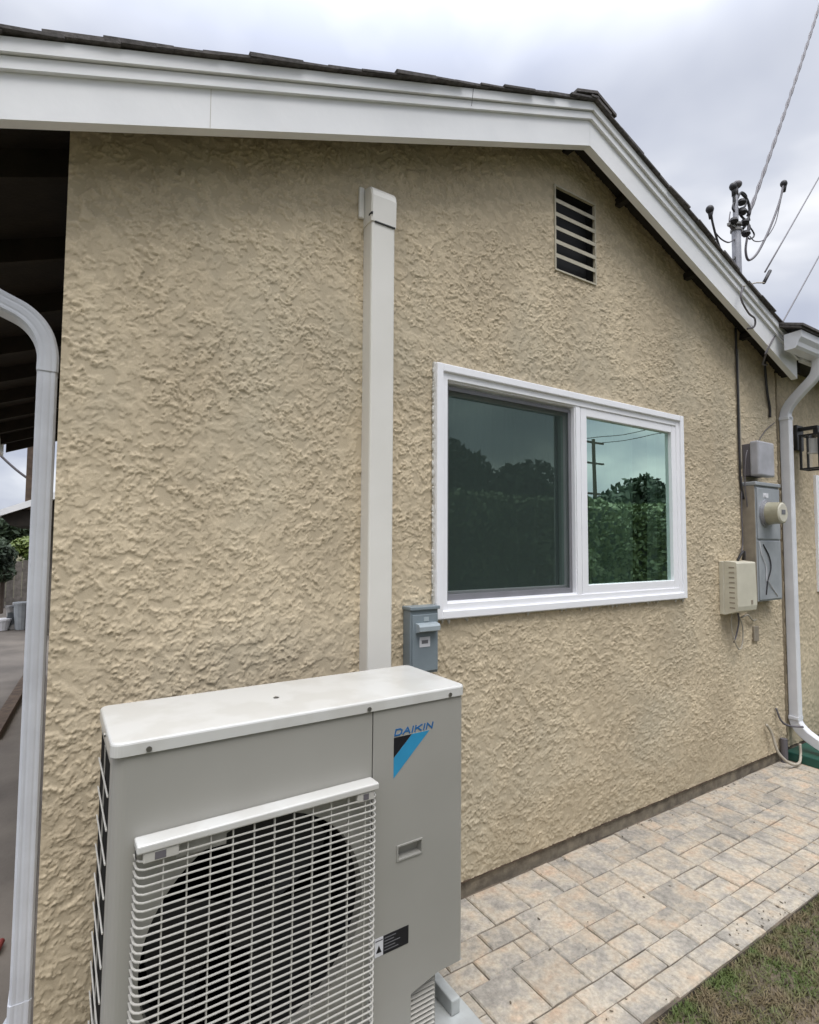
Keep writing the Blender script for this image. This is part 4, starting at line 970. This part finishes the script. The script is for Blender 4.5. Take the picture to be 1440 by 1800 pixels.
cable('lead', ppath((1377, 326), (1372, 350), (1360, 385), (1345, 420), (1330, 447), (1316, 457), (1311, 440), (1314, 415), (1316, 395)), 0.009, lead_m, parent=ma)
cable('lead', ppath((1377, 330), (1370, 365), (1362, 395), (1345, 420), (1328, 424), (1318, 415)), 0.004, lead_m, parent=ma)
cable('lead', ppath((1304, 340), (1314, 352), (1318, 372), (1313, 392), (1306, 402)), 0.010, M['cable'], parent=ma)
cable('lead', ppath((1296, 345), (1292, 362), (1302, 378), (1311, 388), (1318, 400), (1310, 415)), 0.009, M['cable'], parent=ma)
cable('lead', ppath((1296, 350), (1303, 338), (1312, 345), (1310, 362), (1300, 368), (1296, 380)), 0.008, M['cable'], parent=ma)
cable('lead', ppath((1292, 352), (1288, 366), (1296, 374), (1306, 366), (1314, 372), (1318, 388)), 0.007, M['cable'], parent=ma)
cable('lead', ppath((1312, 392), (1322, 404), (1326, 414), (1318, 420), (1310, 410)), 0.006, M['cable'], parent=ma)
cable('lead', ppath((1284, 372), (1282, 390), (1286, 403), (1296, 402)), 0.004, lead_m, parent=ma)
for (x, y) in ((1248, 368), (1289, 328), (1378, 323)):
    p = Vector(P(x, y, Y0)); bm = nb(); bmesh.ops.create_uvsphere(bm, u_segments=12, v_segments=8, radius=0.026, matrix=Matrix.Translation(p) @ Matrix.Diagonal((1.1, 1, 1.1, 1)))
    cyl(bm, p + Vector((0.005, 0, -0.065)), (0.05, 0, 1), 0.010, 0.06, 10, 0.02); obj('connector', bm, M['cable'], ma, True)
def line(name, a, b, sag, r, m, label, twist=0):
    a, b = Vector(a), Vector(b); pts = []
    n = 60 if twist else 14
    for k in range(n + 1):
        t = k / n; p = a.lerp(b, t); p.z -= sag * 4 * t * (1 - t); pts.append(p)
    bm = nb()
    if twist:
        d = (b - a).normalized(); s = d.cross(Vector((0, 0, 1))).normalized(); u = s.cross(d)
        for q in range(2):
            sweep(bm, [p + (s * math.cos(k * 1.1 + q * math.pi) + u * math.sin(k * 1.1 + q * math.pi)) * r * 0.9 for k, p in enumerate(pts)], circ(r, 6))
    else: sweep(bm, pts, circ(r, 6))
    return tag(obj(name, bm, m, None, True), label, 'cable')
line('overhead_cable', P(1316, 378, 0.1), P(1462, -60, 0.45), 0.05, 0.0085, M['cablegrey'], 'thick twisted overhead service cable rising from the mast to the top right', 1)
line('overhead_cable', P(1345, 478, 0.0), P(1560, 92, 1.2), 0.03, 0.006, M['cablegrey'], 'thin overhead phone line, middle one of the three lines at right')
line('overhead_cable', P(1345, 622, -0.195), P(1540, 262, 0.6), 0.02, 0.0055, M['cablegrey'], 'thin overhead line, lowest of the three, crossing the right rake board')
p = [P(1354, 476, 0.0), P(1343, 497, 0.0)]; bm = nb(); sweep(bm, p, circ(0.012, 8)); tag(obj('wire_clamp', bm, M['cable'], None, True), 'dark wedge clamp at the lower end of the middle overhead line', 'clamp')
cable('cable', [P(1344, 497, 0.0), P(1330, 497, -0.05), P(1318, 500, -0.12), P(1308, 503, -0.195)], 0.005, M['cablebeige'], 'thin tie wire from the dark clamp to the rake board')
cable('cable', [P(1306, 505, -0.196), P(1303, 525, -0.197), P(1316, 550, -0.192), P(1327, 560, -0.182), P(1326, 574, -0.168), P(1314, 578, -0.152)], 0.006, M['cablegrey'], 'grey cable draped over the front of the right rake board')
cable('cable', [P(1350, 612, -0.180), P(1346, 625, -0.168), P(1341, 640, -0.10), (4.10, -0.05, 1.25)], 0.006, M['cablegrey'], 'grey cable passing under the lower end of the right rake board')

# ------------------------------------------------------------------ behind the house, seen left of the downspout
fence = empty('wooden_fence', (-1.0, 13.0, GZ), label='weathered grey board fence across the back of the yard', cat='fence')
bm = nb(); box(bm, -4, 0.6, 13.02, 13.06, -0.70, -0.62); box(bm, -4, 0.6, 13.02, 13.06, -1.35, -1.27); obj('rail', bm, M['fencewood'], fence)
for k in range(30):
    x = -3.6 + k * 0.142
    bm = nb(); box(bm, x, x + 0.134, 12.99, 13.018, GZ, -0.46 + rng.uniform(-0.012, 0.012)); obj('board', bm, M['fencewood'], fence)
def leaves(bm, n, c, rad, size, seed, shell=0.5):
    rr = random.Random(seed)
    for _ in range(n):
        while True:
            v = Vector((rr.uniform(-1, 1), rr.uniform(-1, 1), rr.uniform(-1, 1)))
            if shell < v.length <= 1: break
        p = Vector(c) + Vector((v.x * rad[0], v.y * rad[1], v.z * rad[2]))
        p += Vector((1, 1, 1)) * 0.25 * min(rad) * mnoise.noise(p * 2.0 / max(rad))
        a = Vector((rr.gauss(0, 1), rr.gauss(0, 1), rr.gauss(0, 1))).normalized(); b = a.orthogonal().normalized(); s = size * rr.uniform(0.6, 1.3)
        bm.faces.new([bm.verts.new(p + a * s), bm.verts.new(p + b * s * 0.5), bm.verts.new(p - a * s), bm.verts.new(p - b * s * 0.5)])
def bush(name, c, rad, n, size, m, seed, label, cat='shrub', group=None, trunk=True, blobs=5):
    o = empty(name, (c[0], c[1], GZ), label=label, cat=cat, group=group)
    rr = random.Random(seed); bm = nb()
    for k in range(blobs):
        cc = (c[0] + rr.uniform(-0.45, 0.45) * rad[0], c[1] + rr.uniform(-0.3, 0.3) * rad[1], c[2] + rr.uniform(-0.35, 0.45) * rad[2]); s = rr.uniform(0.5, 0.75)
        leaves(bm, n // blobs, cc, [q * s for q in rad], size, seed * 7 + k, 0.35)
    obj('foliage', bm, m, o)
    if trunk:
        bm = nb(); cyl(bm, (c[0], c[1], GZ), (0.03, 0, 1), 0.05 * max(1, rad[2]), c[2] - GZ, 8, 0.03 * max(1, rad[2])); obj('trunk', bm, M['bark'], o)
    return o
bush('shrub', (-1.05, 12.0, -0.45), (0.42, 0.5, 0.45), 2600, 0.05, M['leafdark'], 21, 'dark green shrub in front of the back fence at the left edge')
bush('shrub', (-0.72, 13.6, -0.22), (0.40, 0.5, 0.33), 2600, 0.05, M['leafyellow'], 22, 'yellow green shrub showing above the back fence')
bush('tree', (-1.3, 17.5, 0.3), (1.2, 1.0, 0.6), 2600, 0.10, M['leafdark'], 23, 'darker tree behind the fence under the grey roof corner', 'tree')
# outbuilding roof corner beyond the yard, with post and wire
ob = empty('outbuilding', (0.3, 9.0, GZ), label='outbuilding with a pale grey roof edge beyond the patio', cat='outbuilding')
bm = nb(); prism(bm, [(-0.82, 0.345), (0.5, 0.90), (0.5, 1.02), (-0.82, 0.435)], 8.0, 11.0); obj('roof', bm, M['fascia'], ob)
bm = nb(); prism(bm, [(-0.68, 0.215), (0.5, 0.215), (0.5, 0.89), (-0.80, 0.345)], 8.1, 11.0); obj('roof_underside', bm, M['soffit'], ob)
bm = nb(); box(bm, -0.25, 1.5, 8.5, 10.8, GZ, 0.22); obj('wall', bm, M['fencewood'], ob)
bm = nb(); box(bm, -0.515, -0.40, 8.05, 8.15, 0.46, 1.9); tag(obj('post', bm, M['wood']), 'dark wooden post standing above the grey roof corner', 'post')
line('overhead_cable', P(-30, 765, 8.1), P(52, 843, 8.1), 0.05, 0.02, M['cablegrey'], 'thin wire running down to the wooden post at the left edge')
# clutter by the fence, plank, scraps
def Gp(px, py, z=GZ):
    d = F + R * ((px - 720) / 958.21) - U * ((py - 900) / 958.21); t = z / d.z
    return Vector((d.x * t, -1.877 + d.y * t, z))
for (px, py, w_, h_, m, nm, lab) in ((4, 1108, 0.22, 0.16, M['label_white'], 'plant_pot', 'white pot on the patio at the left edge'), (22, 1106, 0.20, 0.36, M['clutter'], 'plant_pot', 'mottled tall pot on the patio, middle of the row by the fence'), (37, 1106, 0.24, 0.42, M['cab'], 'plant_pot', 'dark grey pot on the patio next to the downspout edge')):
    g = Gp(px, py); bm = nb(); cyl(bm, g, (0, 0, 1), w_ * 0.36, h_, 14, w_ * 0.52); cyl(bm, g + Vector((0, 0, h_)), (0, 0, 1), w_ * 0.56, 0.03, 14)
    o = obj(nm, bm, m); tag(o, lab, 'pot', 'pots by the back fence')
a, b = Gp(-14, 1302), Gp(48, 1196)
bm = nb(); d_ = (b - a).normalized(); sweep(bm, [a + Vector((0, 0, 0.03)), b + Vector((0, 0, 0.03))], [(-0.045, -0.025), (0.045, -0.025), (0.045, 0.025), (-0.045, 0.025)]); tag(obj('plank', bm, M['wood']), 'brown wooden plank lying on the patio behind the left downspout', 'plank')
g = Gp(0, 1672); bm = nb(); cyl(bm, g + Vector((-0.01, -0.02, 0.012)), (0.2, 1, 0), 0.010, 0.06, 10); tag(obj('hose_end', bm, M['red']), 'small faded red hose end on the patio at the left edge', 'hose')

# ------------------------------------------------------------------ behind the camera: what the window reflects
hedge = empty('hedge', (12, -4.9, GZ), label='clipped green hedge behind the photographer, seen reflected in the window', cat='hedge')
bm = nb(); rr = random.Random(5)
nxg, nzg = 150, 22
for (yy, sg) in ((-4.25, 1),):
    rows = []
    for i in range(nxg):
        row = []
        for j in range(nzg):
            x = 0.5 + i * 0.15; z = GZ + j * (2.15 / (nzg - 1)); 
            row.append(bm.verts.new((x, yy + 0.16 * mnoise.noise(Vector((x * 1.4, z * 1.4, 0))) - 0.10 * (j / nzg) ** 4, z + 0.06 * mnoise.noise(Vector((x * 2, 0, 3))))))
        rows.append(row)
    for i in range(nxg - 1):
        for j in range(nzg - 1): bm.faces.new((rows[i][j], rows[i + 1][j], rows[i + 1][j + 1], rows[i][j + 1]))
box(bm, 0.5, 22.8, -5.4, -4.5, GZ, GZ + 2.1)
obj('inner_growth', bm, M['leafdark'], hedge, True)
bm = nb()
for _ in range(42000):
    x = rr.uniform(0.4, 23); top = rr.random() < 0.25
    z = GZ + (2.15 + 0.1 * mnoise.noise(Vector((x * 1.5, 0, 0))) + rr.uniform(-0.05, 0.07) if top else rr.uniform(0, 2.15)); y = rr.uniform(-5.3, -4.2) if top else -4.2 + 0.16 * mnoise.noise(Vector((x * 1.4, z * 1.4, 0))) + rr.uniform(-0.05, 0.05)
    p = Vector((x, y, z)); a = Vector((rr.gauss(0, 1), rr.gauss(0, 1), rr.gauss(0, 1))).normalized(); b = a.orthogonal().normalized(); s = rr.uniform(0.03, 0.06)
    bm.faces.new([bm.verts.new(p + a * s), bm.verts.new(p + b * s * 0.6), bm.verts.new(p - a * s), bm.verts.new(p - b * s * 0.6)])
obj('foliage', bm, M['leaf'], hedge)
tspec = [(-6, 2.6, 2.0), (-2, 2.6, 1.8), (2.5, 2.7, 2.0), (6.5, 2.8, 2.2), (10.2, 2.6, 2.0), (13.6, 1.9, 1.7), (20.6, 2.0, 1.6), (23.8, 2.0, 1.5), (27.5, 2.2, 1.7), (32, 2.3, 1.9)]
for k, (x, rx, top) in enumerate(tspec):
    top_z = top + 1.0
    cz = (GZ + 1.1 + top_z) / 2
    bush('tree', (x, -12.2 + (k % 3) * 0.5, cz), (rx * 1.4, 1.6, (top_z - cz) * 1.15), 9000, 0.16, M['leafdark'], 40 + k, 'dark tree in the row beyond the hedge behind the photographer', 'tree', 'trees beyond the hedge', blobs=7)
pole = empty('utility_pole', (33.4, -25, GZ), label='wooden utility pole behind the photographer, reflected in the right window pane', cat='utility pole')
bm = nb(); cyl(bm, (33.4, -25, GZ), (0, 0, 1), 0.17, 9.2, 12, 0.12); obj('shaft', bm, M['bark'], pole)
for z in (7.45, 5.9, 3.6):
    bm = nb(); box(bm, 32.2, 34.6, -25.25, -25.13, z, z + 0.13); obj('crossarm', bm, M['bark'], pole)
for dx_ in (-1.1, 1.1):
    line('overhead_cable', (33.4 + dx_, -25.2, 7.6), (50 + dx_, -13, 12.5), 0.4, 0.03, M['cable'], 'power line from the %s end of the reflected utility pole crossarm' % ('left' if dx_ < 0 else 'right'))

# ------------------------------------------------------------------ lawn edge: soil and grass blades
bm = nb(); nxg, nyg = 190, 90; rows = []
for i in range(nxg):
    row = []
    for j in range(nyg):
        x = 0.6 + i * 0.022; y = -0.774 - j * 0.018
        h_ = 0.010 * mnoise.noise(Vector((x * 6, y * 6, 0))) + 0.007 * mnoise.noise(Vector((x * 25, y * 25, 1))) + 0.003 * mnoise.noise(Vector((x * 70, y * 70, 2)))
        row.append(bm.verts.new((x, y, GZ - 0.020 + h_ - (0.012 if j < 2 else 0))))
    rows.append(row)
for i in range(nxg - 1):
    for j in range(nyg - 1): bm.faces.new((rows[i][j + 1], rows[i + 1][j + 1], rows[i + 1][j], rows[i][j]))
tag(obj('lawn_soil', bm, M['soil'], None, True), kind='structure')
rs = np.random.RandomState(4); n = 85000
gx_ = rs.uniform(0.62, 4.7, n * 2); gy_ = -0.776 - np.abs(rs.uniform(0, 1, n * 2)) ** 1.2 * 1.0
dens = perlin(gx_ * 3.2, gy_ * 3.2, 31) + 0.5 * perlin(gx_ * 9, gy_ * 9, 32)
ok = rs.rand(n * 2) < np.clip(0.62 + dens * 1.3, 0.15, 1); gx_, gy_ = gx_[ok][:n], gy_[ok][:n]; n = len(gx_)
hh = rs.uniform(0.008, 0.027, n); an = rs.rand(n) * 2 * np.pi; le = rs.uniform(0.2, 1.5, n); wd = rs.uniform(0.0011, 0.0026, n)
ux, uy = np.cos(an), np.sin(an); px_, py_ = -uy, ux
zb = np.full(n, GZ - 0.022)
V = np.empty((n, 5, 3))
for k, (t, ww) in enumerate(((0, 1), (0, -1), (0.55, -0.8), (0.55, 0.8), (1, 0))):
    off = le * hh * t * t * 1.1
    V[:, k, 0] = gx_ + ux * off + px_ * wd * ww; V[:, k, 1] = np.minimum(gy_ + uy * off + py_ * wd * ww, -0.762); V[:, k, 2] = zb + hh * t * (1 - 0.25 * t * np.clip(le, 0, 1))
me = bpy.data.meshes.new('grass'); me.vertices.add(n * 5); me.vertices.foreach_set('co', V.astype(np.float32).ravel())
base = np.arange(n)[:, None] * 5
lp = np.concatenate([base + 0, base + 1, base + 2, base + 3, base + 3, base + 2, base + 4], 1)
me.loops.add(n * 7); me.loops.foreach_set('vertex_index', lp.astype(np.int32).ravel())
me.polygons.add(n * 2); st = np.stack([np.arange(n) * 7, np.arange(n) * 7 + 4], 1).ravel(); me.polygons.foreach_set('loop_start', st.astype(np.int32))
me.update(calc_edges=True); me.materials.append(M['grass'])
g_ = link('grass', me); tag(g_, 'short patchy green and brown grass beside the paved path', 'grass', kind='stuff')

# ------------------------------------------------------------------ small wear: board seams, nail heads, crumbs on the paving
bm = nb(); x = 1.36
prism(bm, [(x, L(x) + 0.129), (x + 0.0018, L(x + 0.0018) + 0.129), (x + 0.0118, L(x + 0.0118) + 0.2062), (x + 0.010, L(x + 0.010) + 0.2062)], -0.1872, -0.1862); obj('board_seam', bm, M['cable'], house)
bm = nb(); x = 0.34
prism(bm, [(x, L(x) + 0.001), (x + 0.0012, L(x + 0.0012) + 0.001), (x + 0.0012, L(x + 0.0012) + 0.128), (x, L(x) + 0.128)], -0.1608, -0.1601); obj('board_seam', bm, M['cablebeige'], house)
bm = nb(); rc_ = random.Random(9)
for k in range(150):
    x, y = rc_.uniform(1.0, 4.2), rc_.uniform(-0.76, -0.01)
    if rc_.random() < 0.5: y = -0.76 + abs(rc_.gauss(0, 0.05))
    elif rc_.random() < 0.5: y = -0.01 - abs(rc_.gauss(0, 0.03))
    sz = rc_.uniform(0.0012, 0.004)
    bmesh.ops.create_icosphere(bm, subdivisions=1, radius=sz, matrix=Matrix.Translation((x, y, GZ + 0.003)) @ Matrix.Rotation(rc_.uniform(0, 6), 4, 'Z') @ Matrix.Diagonal((rc_.uniform(1, 2.6), 1, 0.5, 1)))
tag(obj('crumbs', bm, M['soil']), 'scattered soil crumbs and bits along the edges of the paved path', 'crumbs', kind='stuff')
